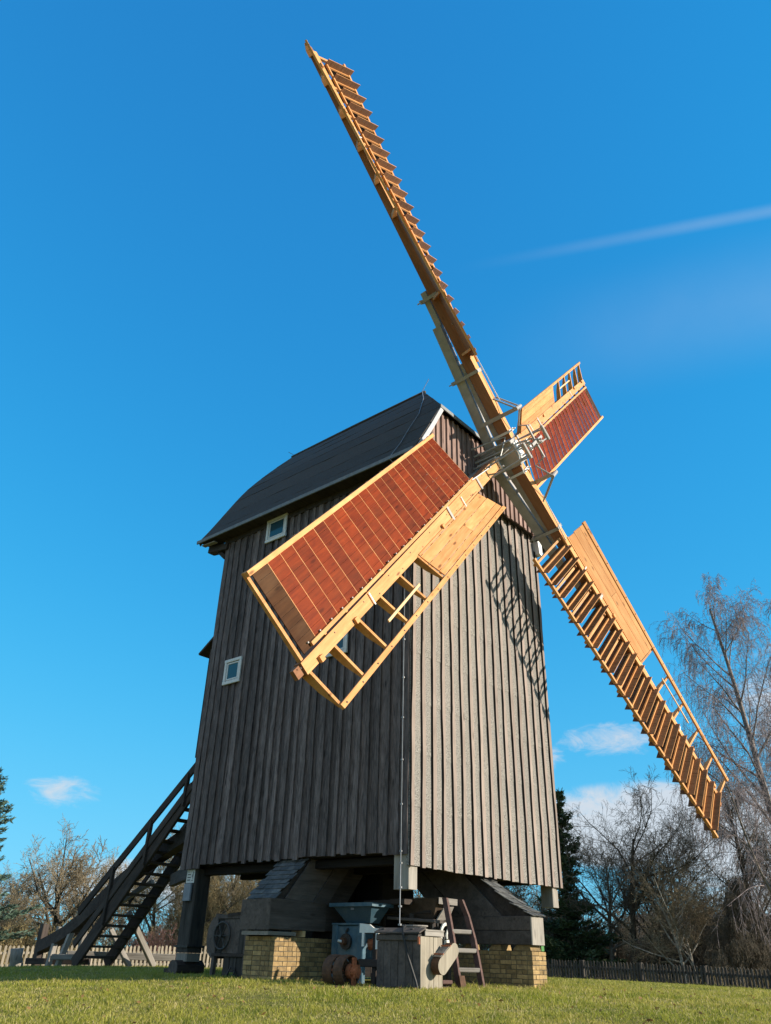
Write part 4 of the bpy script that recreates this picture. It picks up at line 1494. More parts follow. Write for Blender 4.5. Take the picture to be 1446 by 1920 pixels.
for k in range(2):
    for j in range(13):
        a = R(90 + 180 * j / 12)
        dr.v.append((-0.34 + 0.5 * k, 4.735 - 0.24 * math.cos(a + math.pi) * -1 * -1 if False else 4.74 + 0.26 * math.sin(math.pi * j / 12), 0.70 + 0.38 * math.cos(math.pi * j / 12)))
dr.f = [(j, j + 1, 13 + j + 1, 13 + j) for j in range(12)] + [tuple(range(13)), tuple(range(25, 12, -1)), (0, 13, 25, 12)]
dr.mi = [0] * len(dr.f)
dr.build('drum_casing', cover_wood, cab)
wh = MB()
rim = [(-0.43, 4.42 + 0.24 * math.cos(2 * math.pi * j / 20), 0.72 + 0.24 * math.sin(2 * math.pi * j / 20)) for j in range(21)]
wh.tube(rim, 0.022, 6)
for j in range(3):
    a = math.pi * j / 3
    wh.tube([(-0.43, 4.42 - 0.24 * math.cos(a), 0.72 - 0.24 * math.sin(a)), (-0.43, 4.42 + 0.24 * math.cos(a), 0.72 + 0.24 * math.sin(a))], 0.014, 5)
wh.tube([(-0.48, 4.42, 0.72), (-0.34, 4.42, 0.72)], 0.03, 8)
wh.build('hand_wheel', iron, cab)
MB().prism([(-0.4, 3.62, 1.12), (-0.4, 4.35, 1.06), (0.5, 4.35, 1.14), (0.5, 3.62, 1.22)], (0, 0, 0.05)).build('lid', dark_beam, cab)
MB().cbox(-0.42, 0.3, 3.46, 3.72, 1.22, 1.30, 0.01, 'X').build('feed_board', dark_beam, cab)
MB().tube([(-0.5, 4.1, 0.02), (-0.42, 4.05, 0.2), (-0.4, 3.95, 0.12), (-0.5, 3.9, 0.0)], 0.02, 5).build('handle', iron, cab)

# --- blue hopper mill
blu = thing('hopper_mill', (0.87, 2.0, 0), 'worn blue grain mill with wide square hopper standing on blue wooden legs', 'grain mill')
hp = MB()
tz, bz = 1.27, 0.955
T = [(-0.10, 0.72, tz), (0.46, 0.72, tz), (0.46, 1.74, tz), (-0.10, 1.74, tz)]
Bt = [(0.05, 0.88, bz), (0.30, 0.88, bz), (0.30, 1.46, bz), (0.05, 1.46, bz)]
hp.add(T + Bt, [(0, 4, 5, 1), (1, 5, 6, 2), (2, 6, 7, 3), (3, 7, 4, 0), (4, 7, 6, 5)])
Ti = [(x * 0.96 + 0.007, 0.03 + y * 0.976, z) for (x, y, z) in T]
k0 = len(hp.v)
hp.add([(x, y, z + 0.001) for (x, y, z) in Ti] + [(x, y, z + 0.02) for (x, y, z) in Bt], [(1, 5, 4, 0), (2, 6, 5, 1), (3, 7, 6, 2), (0, 4, 7, 3), (4, 5, 6, 7)])
hp.build('hopper', blue_dark, blu)
rmb = MB()
rmb.box(-0.125, -0.098, 0.69, 1.77, tz - 0.05, tz + 0.012)
rmb.box(0.458, 0.485, 0.69, 1.77, tz - 0.05, tz + 0.012)
rmb.box(-0.097, 0.457, 0.69, 0.718, tz - 0.052, tz + 0.010)
rmb.box(-0.097, 0.457, 1.742, 1.77, tz - 0.052, tz + 0.010)
rmb.build('hopper_rim', blue_paint, blu)
MB().box(-0.072, -0.066, 1.18, 1.26, 1.165, 1.20).build('maker_plate', grey_case, blu)
for (x, y) in ((-0.02, 0.98), (-0.02, 1.62), (0.42, 0.98), (0.42, 1.62)):
    MB().cbox(x, x + 0.10, y, y + 0.14, -0.02, 0.915, 0.012, 'Z').build('leg', blue_paint, blu)
MB().box(0.0, 0.03, 1.121, 1.619, 0.33, 0.90).build('front_panel', blue_paint, blu)
MB().box(0.031, 0.41, 1.0, 1.7, 0.36, 0.93).build('housing', blue_dark, blu)
MB().cbox(-0.03, 0.02, 0.98, 1.76, 0.918, 0.952, 0.006, 'Y').build('sill', blue_paint, blu)
for k, (yy, zz, rr) in enumerate(((1.38, 0.65, 0.13), (1.38, 0.65, 0.06))):
    MB().tube([(-0.012 - 0.03 * k, yy, zz), (-0.06 - 0.09 * k, yy, zz)], rr, 16).build('bearing', iron if k == 0 else rust, blu, smooth=False)
MB().tube([(-0.155, 1.38, 0.65), (-0.21, 1.42, 0.66)], 0.022, 8).build('shaft_end', white_steel, blu)
hk = [(-0.03, 1.34 + 0.05 * math.sin(a * 0.5), 0.86 - 0.02 * a + 0.0) for a in range(6)]
MB().tube(hk, 0.016, 6).build('hook', iron, blu)

# the mill stands close in front of the pier
for o_ in list(blu.children):
    o_.matrix_basis = Matrix.Translation((0.62, 0.60, 0)) @ Matrix.Scale(1.035, 4) @ o_.matrix_basis

# --- white board lying on the frame between the blue mill and the box
wbrd = thing('white_trestle', (-0.05, 0.72, 0.8), 'small white painted board on short legs in sun beside the blue grain mill', 'board')
MB().prism([(-0.22, 0.45, 0.80), (-0.22, 0.93, 0.80), (-0.22, 0.93, 0.945), (-0.22, 0.70, 0.93), (-0.22, 0.60, 0.875), (-0.22, 0.45, 0.86)], (0.03, 0, 0)).build('board', canvas, wbrd)
for y in (0.50, 0.82):
    MB().cbox(-0.222, -0.18, y, y + 0.055, 0.59 if y > 0.6 else 0.55, 0.80, 0.006, 'Z').build('leg', canvas, wbrd)
MB().box(-0.19, 0.3, 0.5, 0.9, 0.79, 0.80).build('shelf', dark_beam, wbrd)
# dim timber work and parts between them
jk = thing('machine_frame', (0.3, 0.6, 0), 'dark low timber machine frame with shaft between blue mill and grey box', 'frame')
beam('rail', (-0.15, 0.95, 0.34), (-0.15, 0.1, 0.34), 0.12, 0.12, dark_beam, jk)
beam('post', (-0.12, 0.62, 0.0), (-0.12, 0.62, 0.8), 0.1, 0.1, dark_beam, jk, upv=(0, 1, 0))
beam('post', (0.3, 0.30, 0.0), (0.3, 0.30, 0.8), 0.1, 0.1, dark_beam, jk, upv=(0, 1, 0))
beam('sill', (0.3, 1.0, 0.12), (-0.35, 0.0, 0.12), 0.14, 0.14, dark_beam, jk)
MB().tube([(-0.05, 0.85, 0.62), (0.05, 0.6, 0.66)], 0.09, 12).build('roller', red_rust, jk)
for (yy, za, zb) in ((0.35, 0.33, 0.62), (0.22, 0.12, 0.26), (0.34, 0.12, 0.24)):
    MB().cbox(-0.16, -0.13, yy - 0.02, yy + 0.02, za, zb, 0.004, 'Z').build('paddle', grey_wood_z, jk)
# boards lying above the machines
bd = thing('loose_boards', (1.2, 1.6, 1.2), 'loose old boards stored on the dark frame under the mill floor', 'boards')
beam('board', (1.25, 2.05, 1.36), (1.05, 0.85, 1.36), 0.2, 0.09, dark_beam, bd)
beam('board', (1.15, 1.35, 1.09), (0.95, 0.05, 1.02), 0.22, 0.05, cover_wood, bd)
beam('board', (1.6, 2.2, 1.20), (1.45, 0.5, 1.20), 0.3, 0.06, dark_beam, bd)
for x, y in ((1.2, 1.8), (1.12, 0.9), (1.6, 2.0), (1.5, 0.7)):
    beam('prop', (x + 0.1, y, 0.0), (x + 0.1, y, 1.17), 0.08, 0.08, dark_beam, bd, upv=(0, 1, 0))

# --- belt pulleys on the grass
pul = thing('belt_pulley', (-1.0, 0.55, 0), 'pair of rusty iron belt pulleys on one shaft lying in the grass', 'pulley')


def drum(y0, y1, rr, name='drum'):
    m = MB()
    n = 28
    for (y, r_) in ((y0, rr), (y0 + 0.01, rr + 0.006), ((y0 + y1) / 2, rr + 0.012), (y1 - 0.01, rr + 0.006), (y1, rr), (y1, rr - 0.014), (y0, rr - 0.014)):
        for j in range(n):
            a = 2 * math.pi * j / n
            m.v.append((-1.0 + r_ * math.cos(a), y, 0.225 + r_ * math.sin(a)))
    for i in range(7):
        for j in range(n):
            m.f.append((i * n + j, i * n + (j + 1) % n, ((i + 1) % 7) * n + (j + 1) % n, ((i + 1) % 7) * n + j))
    m.mi = [0] * len(m.f)
    return m.build(name, rust, pul, smooth=False)


drum(0.385, 0.590, 0.225)
drum(0.628, 0.83, 0.225)
for yy in (0.49, 0.72):
    m = MB()
    for j in range(4):
        a = math.pi * (j + 0.3) / 4
        c_, s_ = math.cos(a), math.sin(a)
        m.tube([(-1.0 - 0.215 * c_, yy, 0.225 - 0.215 * s_), (-1.0 + 0.215 * c_, yy, 0.225 + 0.215 * s_)], 0.02, 6)
    m.build('spoke', rust, pul)
hb = MB()
hb.tube([(-1.0, 0.22, 0.225), (-1.0, 0.86, 0.225)], 0.035, 10)
hb.tube([(-1.0, 0.34, 0.225), (-1.0, 0.42, 0.225)], 0.11, 12)
hb.tube([(-1.0, 0.23, 0.225), (-1.0, 0.34, 0.225)], 0.075, 12)
hb.build('hub', red_rust, pul)
hb = MB()
hb.box(-1.035, -0.965, 0.30, 0.345, 0.01, 0.42)
hb.box(-1.06, -0.94, 0.25, 0.29, 0.13, 0.32)
hb.build('bearing_plate', red_rust, pul)
for (y, da) in ((0.47, 0.0), (0.54, 0.0), (0.70, 0.0), (0.77, 0.0)):
    a = R(205)
    MB().box(-1.0 + 0.24 * math.cos(a) - 0.003, -1.0 + 0.24 * math.cos(a) + 0.004, y - 0.012, y + 0.012, 0.225 + 0.02, 0.225 + 0.045).build('bolt_hole', ink, pul)

# --- winnowing box in the sun
win = thing('winnowing_box', (-0.42, -0.35, 0), 'silvery plank winnowing box with lidded top and oval belt guard on its sunny side', 'winnowing machine')
x0, x1, y0, y1, zt = -0.70, -0.12, -0.80, 0.10, 0.80
MB().box(x0 + 0.03, x1 - 0.03, y0 + 0.03, y1 - 0.03, -0.1, zt - 0.02).build('carcass', dark_beam_z, win)
ny = 6
for k in range(ny):
    l = (y1 - y0 - 0.0) / ny
    MB().box(x0 - rnd.uniform(0, 0.006), x0 + 0.028, y0 + 0.004 + k * l, y0 + (k + 1) * l - 0.004, 0.03 + rnd.uniform(-0.02, 0.02), zt - 0.13).build('side_plank', cover_wood, win)
MB().cbox(x0 - 0.03, x0 + 0.02, y0 + 0.02, y1, zt - 0.125, zt - 0.03, 0.02, 'Y').build('side_rail', cover_wood, win)
nx = 5
for k in range(nx):
    l = (x1 - x0) / nx
    MB().box(x0 + k * l + 0.003, x0 + (k + 1) * l - 0.003, y0 - rnd.uniform(0.0, 0.006), y0 + 0.028, -0.04, zt - 0.055 + rnd.uniform(-0.01, 0.0)).build('end_plank', pale_wood_z, win)
MB().cbox(x0 + 0.10, x1 + 0.02, y0 - 0.025, y0 + 0.0, zt - 0.05, zt + 0.02, 0.006, 'X').build('end_rail', grey_wood, win)
MB().prism([(x0 - 0.06, y0 - 0.03, zt - 0.02), (x0 + 0.10, y0 - 0.03, zt + 0.045), (x0 + 0.10, y1 + 0.02, zt + 0.045), (x0 - 0.06, y1 + 0.02, zt - 0.02)], (0, 0, 0.022)).build('lid_flap', cover_wood, win)
MB().box(x0 + 0.103, x1 + 0.03, y0 - 0.03, y1 + 0.02, zt + 0.022, zt + 0.045).build('top_board', grey_wood, win)
for k, (rr, zz) in enumerate(((0.22, 0.0), (0.19, 0.03), (0.22, 0.055))):
    MB().tube([(-0.02, -0.16, zt + 0.05 + zz), (-0.02, -0.16, zt + 0.07 + zz)], rr, 18).build('feed_ring', grey_wood, win)
for yy in (-0.6, 0.0):
    MB().box(x0 + 0.02, x0 + 0.07, yy - 0.03, yy + 0.03, zt + 0.04, zt + 0.052).build('hinge', iron, win)
# oval belt guard, slanting, standing off the end wall
ca, cb_ = Vector((-0.34, y0 - 0.03, 0.34)), Vector((-0.02, y0 - 0.03, 0.56))
ax = (cb_ - ca).normalized()
pr = Vector((-ax.z, 0, ax.x))
ring = []
for j in range(12):
    a = R(90 + 180 * j / 11)
    ring.append(ca + (ax * math.cos(a) + pr * math.sin(a)) * 0.125)
for j in range(12):
    a = R(-90 + 180 * j / 11)
    ring.append(cb_ + (ax * math.cos(a) + pr * math.sin(a)) * 0.11)
gb = MB()
n = len(ring)
gb.add([tuple(p) for p in ring] + [(p.x, p.y - 0.15, p.z) for p in ring], [tuple(range(n, 2 * n))[::-1]] + [(j, (j + 1) % n, n + (j + 1) % n, n + j) for j in range(n)], 0)
gb.mi = [1] + [0] * n
gd = gb.build('belt_guard', [rust, pale_wood_z], win)
pl_ = MB()
a0, a1 = ca + pr * 0.13 + ax * 0.02, cb_ + pr * 0.118 - ax * 0.08
pl_.prism([(a0.x, y0 - 0.028, a0.z), (a1.x, y0 - 0.028, a1.z), (a1.x + pr.x * 0.012, y0 - 0.028, a1.z + pr.z * 0.012), (a0.x + pr.x * 0.012, y0 - 0.028, a0.z + pr.z * 0.012)], (0, -0.15, 0))
pl_.build('guard_plank', grey_wood, gd)
for q in (a0 + ax * 0.03, a1 - ax * 0.03):
    MB().tube([(q.x, y0 - 0.03, q.z + 0.03), (q.x - 0.01, y0 - 0.22, q.z + 0.03)], 0.012, 6).build('bolt', red_rust, gd)
MB().tube([(x0 - 0.01, y0 + 0.03, zt - 0.08), (x0 - 0.10, y0 - 0.05, zt - 0.09), (x0 - 0.10, y0 - 0.05, zt - 0.17)], 0.022, 7).build('crank_handle', red_rust, win)
hs_ = MB()
hs_.tube([(-0.50, -0.33, 0.90), (-0.66, -0.42, 0.86), (-0.79, -0.52, 0.76), (-0.78, -0.62, 0.45), (-0.76, -0.76, 0.12), (-0.78, -0.84, -0.06)], 0.021, 7)
ho = hs_.build('hose', rubber)
tag(ho, 'thin black hose hanging over the shaded side of the winnowing box', 'hose')

# --- brown sheet metal hopper behind the ladder
bh = thing('hopper_machine', (0.8, 0.3, 0), 'dark brown sheet metal hopper machine with pale fan hoop behind the ladder', 'hopper')
T = [(0.45, -0.18, 1.37), (1.02, -0.18, 1.37), (1.02, 0.95, 1.37), (0.45, 0.95, 1.37)]
Bt = [(0.62, 0.05, 1.02), (0.90, 0.05, 1.02), (0.90, 0.6, 1.02), (0.62, 0.6, 1.02)]
m = MB()
m.add(T + Bt, [(0, 4, 5, 1), (1, 5, 6, 2), (2, 6, 7, 3), (3, 7, 4, 0), (4, 7, 6, 5)])
m.add([(x, y, z - 0.02) for (x, y, z) in T], [(0, 1, 2, 3)])
m.build('hopper', brown_sheet, bh)
MB().prism([(0.46, -0.20, 1.27), (1.03, -0.20, 1.27), (1.03, -0.205, 1.375), (0.46, -0.205, 1.375)], (0, 0.012, 0)).build('front_flange', grey_wood, bh)
MB().prism([(0.66, -0.16, 1.2), (0.98, -0.16, 1.25), (1.0, -0.02, 1.04), (0.62, -0.02, 1.0)], (0, 0.02, 0.01)).build('chute', grey_wood, bh)
for (x, y) in ((0.55, 0.0), (0.55, 0.7), (1.0, 0.0), (1.0, 0.7)):
    beam('leg', (x, y, 0.0), (x, y, 1.03), 0.08, 0.08, dark_beam, bh, upv=(0, 1, 0))
MB().cbox(0.5, 1.05, -0.05, 0.75, 0.98, 1.02, 0.006, 'X').build('table', dark_beam, bh)
m = MB()
for (x, y, z) in ((0.62, -0.05, 1.0), (0.72, -0.08, 0.96), (0.5, -0.03, 0.95)):
    m.tube([(x, y, z), (x, y, z - 0.14), (x + 0.05, y - 0.03, z - 0.2)], 0.018, 6)
m.build('gear', iron, bh)
hoop = MB()
pts = [(1.18 + 0.16 * math.cos(R(200 - 220 * j / 12)), 0.10, 0.82 + 0.18 * math.sin(R(200 - 220 * j / 12))) for j in range(13)]
hoop.tube(pts, 0.03, 6)
pts = [(1.20 + 0.11 * math.cos(R(200 - 220 * j / 12)), 0.02, 0.80 + 0.13 * math.sin(R(200 - 220 * j / 12))) for j in range(13)]
hoop.tube(pts, 0.022, 6)
hoop.build('fan_hoop', canvas, bh)
MB().cbox(1.12, 1.25, 0.04, 0.14, 0.32, 0.74, 0.01, 'Z').build('fan_board', canvas, bh)
ring = [(1.3 + 0.2 * math.cos(2 * math.pi * j / 18), 0.12, 0.62 + 0.26 * math.sin(2 * math.pi * j / 18)) for j in range(19)]
MB().tube(ring, 0.016, 5).build('fan_ring', iron, bh)
MB().tube([(1.18, 0.0, 0.62), (1.22, -0.05, 0.60)], 0.03, 8).build('knob', red_rust, bh)

for o_ in list(bh.children):
    if o_.name.split('.')[0] not in ('fan_hoop', 'fan_board', 'fan_ring', 'knob'):
        o_.matrix_basis = Matrix.Translation((0.78, 0.48, 0)) @ Matrix.Scale(1.045, 4) @ o_.matrix_basis
    else:
        o_.matrix_basis = Matrix.Translation((0.25, 0.15, 0)) @ o_.matrix_basis

# --- ladder leaning on it
lad = thing('ladder', (0.85, -0.6, 0), 'short worn red ladder with curved side rails leaning beside the winnowing box', 'ladder')
for side, pts in ((0, [(0.62, -0.62, -0.05), (0.68, -0.50, 0.35), (0.75, -0.38, 0.75), (0.83, -0.24, 1.12), (0.88, -0.14, 1.40)]),
                  (1, [(1.04, -0.80, -0.05), (1.09, -0.68, 0.35), (1.15, -0.55, 0.75), (1.16, -0.42, 1.12), (1.10, -0.33, 1.38)])):
    m = MB()
    vs = []
    for i, p in enumerate(pts):
        p = Vector(p)
        hw, hd = 0.028, 0.05
        for (sx, sy) in ((-hw, -hd), (hw, -hd), (hw, hd), (-hw, hd)):
            vs.append((p.x + sx, p.y + sy, p.z))
    fs = [(3, 2, 1, 0), tuple(16 + q for q in range(4))]
    for i in range(4):
        for q in range(4):
            fs.append((4 * i + q, 4 * i + (q + 1) % 4, 4 * i + 4 + (q + 1) % 4, 4 * i + 4 + q))
    m.add(vs, fs).build('side_rail', red_wood, lad)
for (z, p, q) in ((0.28, (0.68, -0.53), (1.07, -0.71)), (0.57, (0.72, -0.45), (1.11, -0.62)), (0.86, (0.78, -0.35), (1.14, -0.51))):
    beam('rung', (p[0], p[1], z), (q[0], q[1], z), 0.07, 0.07, grey_wood, lad)
MB().prism([(0.56, -0.70, -0.03), (0.66, -0.74, -0.03), (0.66, -0.69, 0.20), (0.56, -0.65, 0.20)], (0.02, 0.03, 0)).build('foot_plate', rust, lad)
bl = thing('scrap_blocks', (1.0, -0.3, 0), 'small reddish wooden blocks lying between winnowing box and ladder', 'blocks')
beam('block', (0.30, -0.45, 0.10), (0.50, -0.50, 0.10), 0.14, 0.06, red_wood, bl)
beam('block', (0.32, -0.38, 0.03), (0.55, -0.45, 0.03), 0.14, 0.10, dark_beam, bl)
beam('block', (0.85, -0.75, 0.0), (1.0, -0.80, 0.02), 0.12, 0.06, red_wood, bl)

# ================================================================== FENCES


def picket_fence(name, label, p0, p1, h, dz, pitch, mat, post_every, postw, base_extra, railmat):
    p0, p1 = Vector(p0), Vector(p1)
    L = (p1 - p0).length
    d = (p1 - p0) / L
    n = Vector((-d.y, d.x))
    mid = (p0 + p1) / 2
    t = thing(name, (mid.x, mid.y, ground_z(mid.x, mid.y)), label, 'fence')
    pm = MB()
    wv = pitch * 0.52
    pm.add([(-wv / 2, -0.012, 0), (wv / 2, -0.012, 0), (wv / 2, -0.012, h - 0.05), (0, -0.012, h), (-wv / 2, -0.012, h - 0.05),
            (-wv / 2, 0.012, 0), (wv / 2, 0.012, 0), (wv / 2, 0.012, h - 0.05), (0, 0.012, h), (-wv / 2, 0.012, h - 0.05)],
           [(0, 1, 2, 3, 4), (9, 8, 7, 6, 5), (0, 5, 6, 1), (1, 6, 7, 2), (2, 7, 8, 3), (3, 8, 9, 4), (4, 9, 5, 0)])
    me = pm.mesh('picket', mat)
    r = random.Random(11)
    ang = math.atan2(d.y, d.x)
    cnt = int(L / pitch)
    for i in range(cnt):
        q = p0 + d * (i + 0.5) * pitch
        z = ground_z(q.x, q.y) + dz
        o = bpy.data.objects.new('picket', me)
        M = Matrix.Translation((q.x, q.y, z + r.uniform(-0.015, 0.015))) @ Matrix.Rotation(ang, 4, 'Z') @ Matrix.Rotation(r.uniform(-0.025, 0.025), 4, 'Y')
        link(o, t, M)
    np_ = max(2, int(L / post_every) + 1)
    for i in range(np_):
        q = p0 + d * L * i / (np_ - 1) + n * 0.1
        z = ground_z(q.x, q.y) + dz
        MB().cbox(q.x - postw / 2, q.x + postw / 2, q.y - postw / 2, q.y + postw / 2, z - 0.3, z + h * 1.02, 0.01, 'Z').build('post', railmat, t)
    for hh in (0.28, 0.72):
        for i in range(np_ - 1):
            a = p0 + d * L * i / (np_ - 1) + n * 0.045
            b = p0 + d * L * (i + 1) / (np_ - 1) + n * 0.045
            beam('rail', (a.x, a.y, ground_z(a.x, a.y) + dz + h * hh), (b.x, b.y, ground_z(b.x, b.y) + dz + h * hh), 0.05, 0.09, railmat, t)
    return t


picket_fence('picket_fence', 'low pale sunlit picket fence behind the staircase on the left', (3.2, 23.2), (13.5, 19.0), 0.92, 0.02, 0.158, fence_wood, 2.6, 0.12, 0, fence_wood)
picket_fence('picket_fence', 'low dark picket fence along the trees on the right', (19.9, 9.6), (19.0, -2.6), 0.82, -0.02, 0.128, fence_shaded, 2.4, 0.13, 0, fence_shaded)
# ================================================================== GRASS
def np_mesh(name, V, F, mat, smooth=False):
    """mesh from numpy arrays of vertices and equal-sized faces"""
    me = bpy.data.meshes.new(name)
    nv, nf, k = len(V), len(F), F.shape[1]
    me.vertices.add(nv)
    me.vertices.foreach_set('co', np.ascontiguousarray(V, dtype=np.float32).ravel())
    me.loops.add(nf * k)
    me.loops.foreach_set('vertex_index', np.ascontiguousarray(F, dtype=np.int32).ravel())
    me.polygons.add(nf)
    me.polygons.foreach_set('loop_start', np.arange(0, nf * k, k, dtype=np.int32))
    if smooth:
        me.polygons.foreach_set('use_smooth', np.ones(nf, dtype=bool))
    me.materials.append(mat)
    me.update(calc_edges=True)
    return me


gz_v = np.vectorize(ground_z)


def build_grass():
    g = np.random.default_rng(5)
    N = 400000
    # more blades near the camera's edge of the mound, thinning away from it
    u = 9.0 + 17.8 * g.random(N) ** 1.9
    v = (g.random(N) * 2 - 1) * (u * 0.56 + 1.0)
    fx, fy = math.cos(yaw), math.sin(yaw)
    x = CAM.x + fx * u + fy * v
    y = CAM.y + fy * u - fx * v
    keep = np.ones(N, bool)
    for (x0, x1, y0, y1) in ((-0.66, 1.6, 2.62, 3.44), (2.45, 2.96, -0.95, 1.5), (-0.70, -0.12, -0.80, 0.10), (0.0, 5.4, 0.3, 6.0)):
        keep &= ~((x > x0) & (x < x1) & (y > y0) & (y < y1))
    x, y = x[keep], y[keep]
    n = len(x)
    z = gz_v(x, y)
    clump = np.sin(x * 5.3 + 1.3 * np.sin(y * 2.1)) * np.sin(y * 4.7 + 1.1 * np.sin(x * 1.9))
    patch = np.sin(x * 1.7 + 0.6 * y) * np.sin(y * 1.3 - 0.9 * x + 1.0) + 0.6 * np.sin(3.1 * x + 1.0) * np.sin(2.7 * y)
    h = (0.020 + 0.030 * g.random(n)) * (1.0 + 0.35 * patch.clip(-1, 1) + 0.38 * clump.clip(-0.3, 1))
    tall = g.random(n) < 0.03
    h[tall] *= 2.0
    # rougher tufts along the piers and the machines
    for (cx, cy, rr, f) in ((-0.8, 2.45, 0.45, 2.6), (0.1, 2.4, 0.5, 2.0), (2.6, -1.1, 0.55, 3.0), (3.3, -0.8, 0.9, 2.4), (0.7, -0.9, 0.7, 2.2), (-0.3, -0.95, 0.4, 1.6), (1.7, -0.2, 0.8, 2.2), (-1.1, 0.1, 0.5, 1.6), (2.0, -0.6, 0.5, 2.0)):
        d = np.hypot(x - cx, y - cy)
        h *= 1 + (f - 1) * np.clip(1 - d / rr, 0, 1) * (0.4 + 0.6 * g.random(n))
    a = g.random(n) * 2 * math.pi
    wd = 0.0032 + 0.0035 * g.random(n)
    ln = h * (0.25 + 0.9 * g.random(n))
    la = g.random(n) * 2 * math.pi
    V = np.zeros((n, 5, 3))
    ca, sa = np.cos(a) * wd, np.sin(a) * wd
    lx, ly = np.cos(la) * ln, np.sin(la) * ln
    V[:, 0] = np.stack([x - ca, y - sa, z - 0.01], 1)
    V[:, 1] = np.stack([x + ca, y + sa, z - 0.01], 1)
    V[:, 2] = np.stack([x + ca * 0.8 + lx * 0.35, y + sa * 0.8 + ly * 0.35, z + h * 0.62], 1)
    V[:, 3] = np.stack([x - ca * 0.8 + lx * 0.35, y - sa * 0.8 + ly * 0.35, z + h * 0.62], 1)
    V[:, 4] = np.stack([x + lx, y + ly, z + h], 1)
    b = np.arange(n)[:, None] * 5
    F = np.concatenate([b + np.array([0, 1, 2]), b + np.array([0, 2, 3]), b + np.array([3, 2, 4])])
    me = np_mesh('grass', V.reshape(-1, 3), F, grass_m)
    tone = np.clip(0.62 * g.random(n) + 0.17 - 0.10 * patch - 0.10 * clump, 0, 1)
    tone[g.random(n) < 0.10] = 0.9
    at = me.attributes.new('tone', 'FLOAT', 'POINT')
    at.data.foreach_set('value', np.repeat(tone, 5).astype(np.float32))
    o = bpy.data.objects.new('grass', me)
    link(o)
    tag(o, 'short sunlit meadow grass with straw coloured blades in front of the windmill', kind='stuff')


build_grass()


def build_fallen_leaves():
    g = np.random.default_rng(8)
    n = 220
    u = 10.5 + 6.5 * g.random(n)
    v = (g.random(n) * 2 - 1) * u * 0.52
    fx, fy = math.cos(yaw), math.sin(yaw)
    x, y = CAM.x + fx * u + fy * v, CAM.y + fy * u - fx * v
    z = gz_v(x, y) + 0.03 + 0.02 * g.random(n)
    a = g.normal(0, 1, (n, 3))
    a[:, 2] *= 0.4
    a /= np.linalg.norm(a, axis=1)[:, None]
    b = np.cross(a, g.normal(0, 1, (n, 3)))
    b /= np.linalg.norm(b, axis=1)[:, None]
    P = np.stack([x, y, z], 1)
    s = 0.03 * (0.6 + 0.8 * g.random((n, 1)))
    V = np.stack([P - a * s, P + b * s * 0.6, P + a * s, P - b * s * 0.6], 1)
    o = bpy.data.objects.new('fallen_leaves', np_mesh('fallen_leaves', V.reshape(-1, 3), np.arange(4 * n).reshape(n, 4), leaf_dry))
    link(o)
    tag(o, 'dry brown leaves scattered over the meadow in front of the mill', kind='stuff')


build_fallen_leaves()


# ================================================================== TREES
def seg_mesh(name, segs, k, mat):
    """one tapered k-sided prism per branch segment"""
    S = np.array([(*p, *q, r0, r1) for (p, q, r0, r1) in segs])
    P, Q, r0, r1 = S[:, 0:3], S[:, 3:6], S[:, 6], S[:, 7]
    d = Q - P
    d /= np.linalg.norm(d, axis=1)[:, None] + 1e-9
    ref = np.where(np.abs(d[:, 2:3]) > 0.9, np.array([[1.0, 0, 0]]), np.array([[0, 0, 1.0]]))
    a = np.cross(d, ref)
    a /= np.linalg.norm(a, axis=1)[:, None] + 1e-9
    b = np.cross(d, a)
    n = len(S)
    V = np.zeros((n, 2 * k, 3))
    for j in range(k):
        t = 2 * math.pi * j / k
        o = a * math.cos(t) + b * math.sin(t)
        V[:, j] = P + o * r0[:, None]
        V[:, k + j] = Q + o * r1[:, None]
    base = np.arange(n)[:, None] * 2 * k
    F = np.concatenate([base + np.array([j, (j + 1) % k, k + (j + 1) % k, k + j]) for j in range(k)])
    return np_mesh(name, V.reshape(-1, 3), F, mat, True)


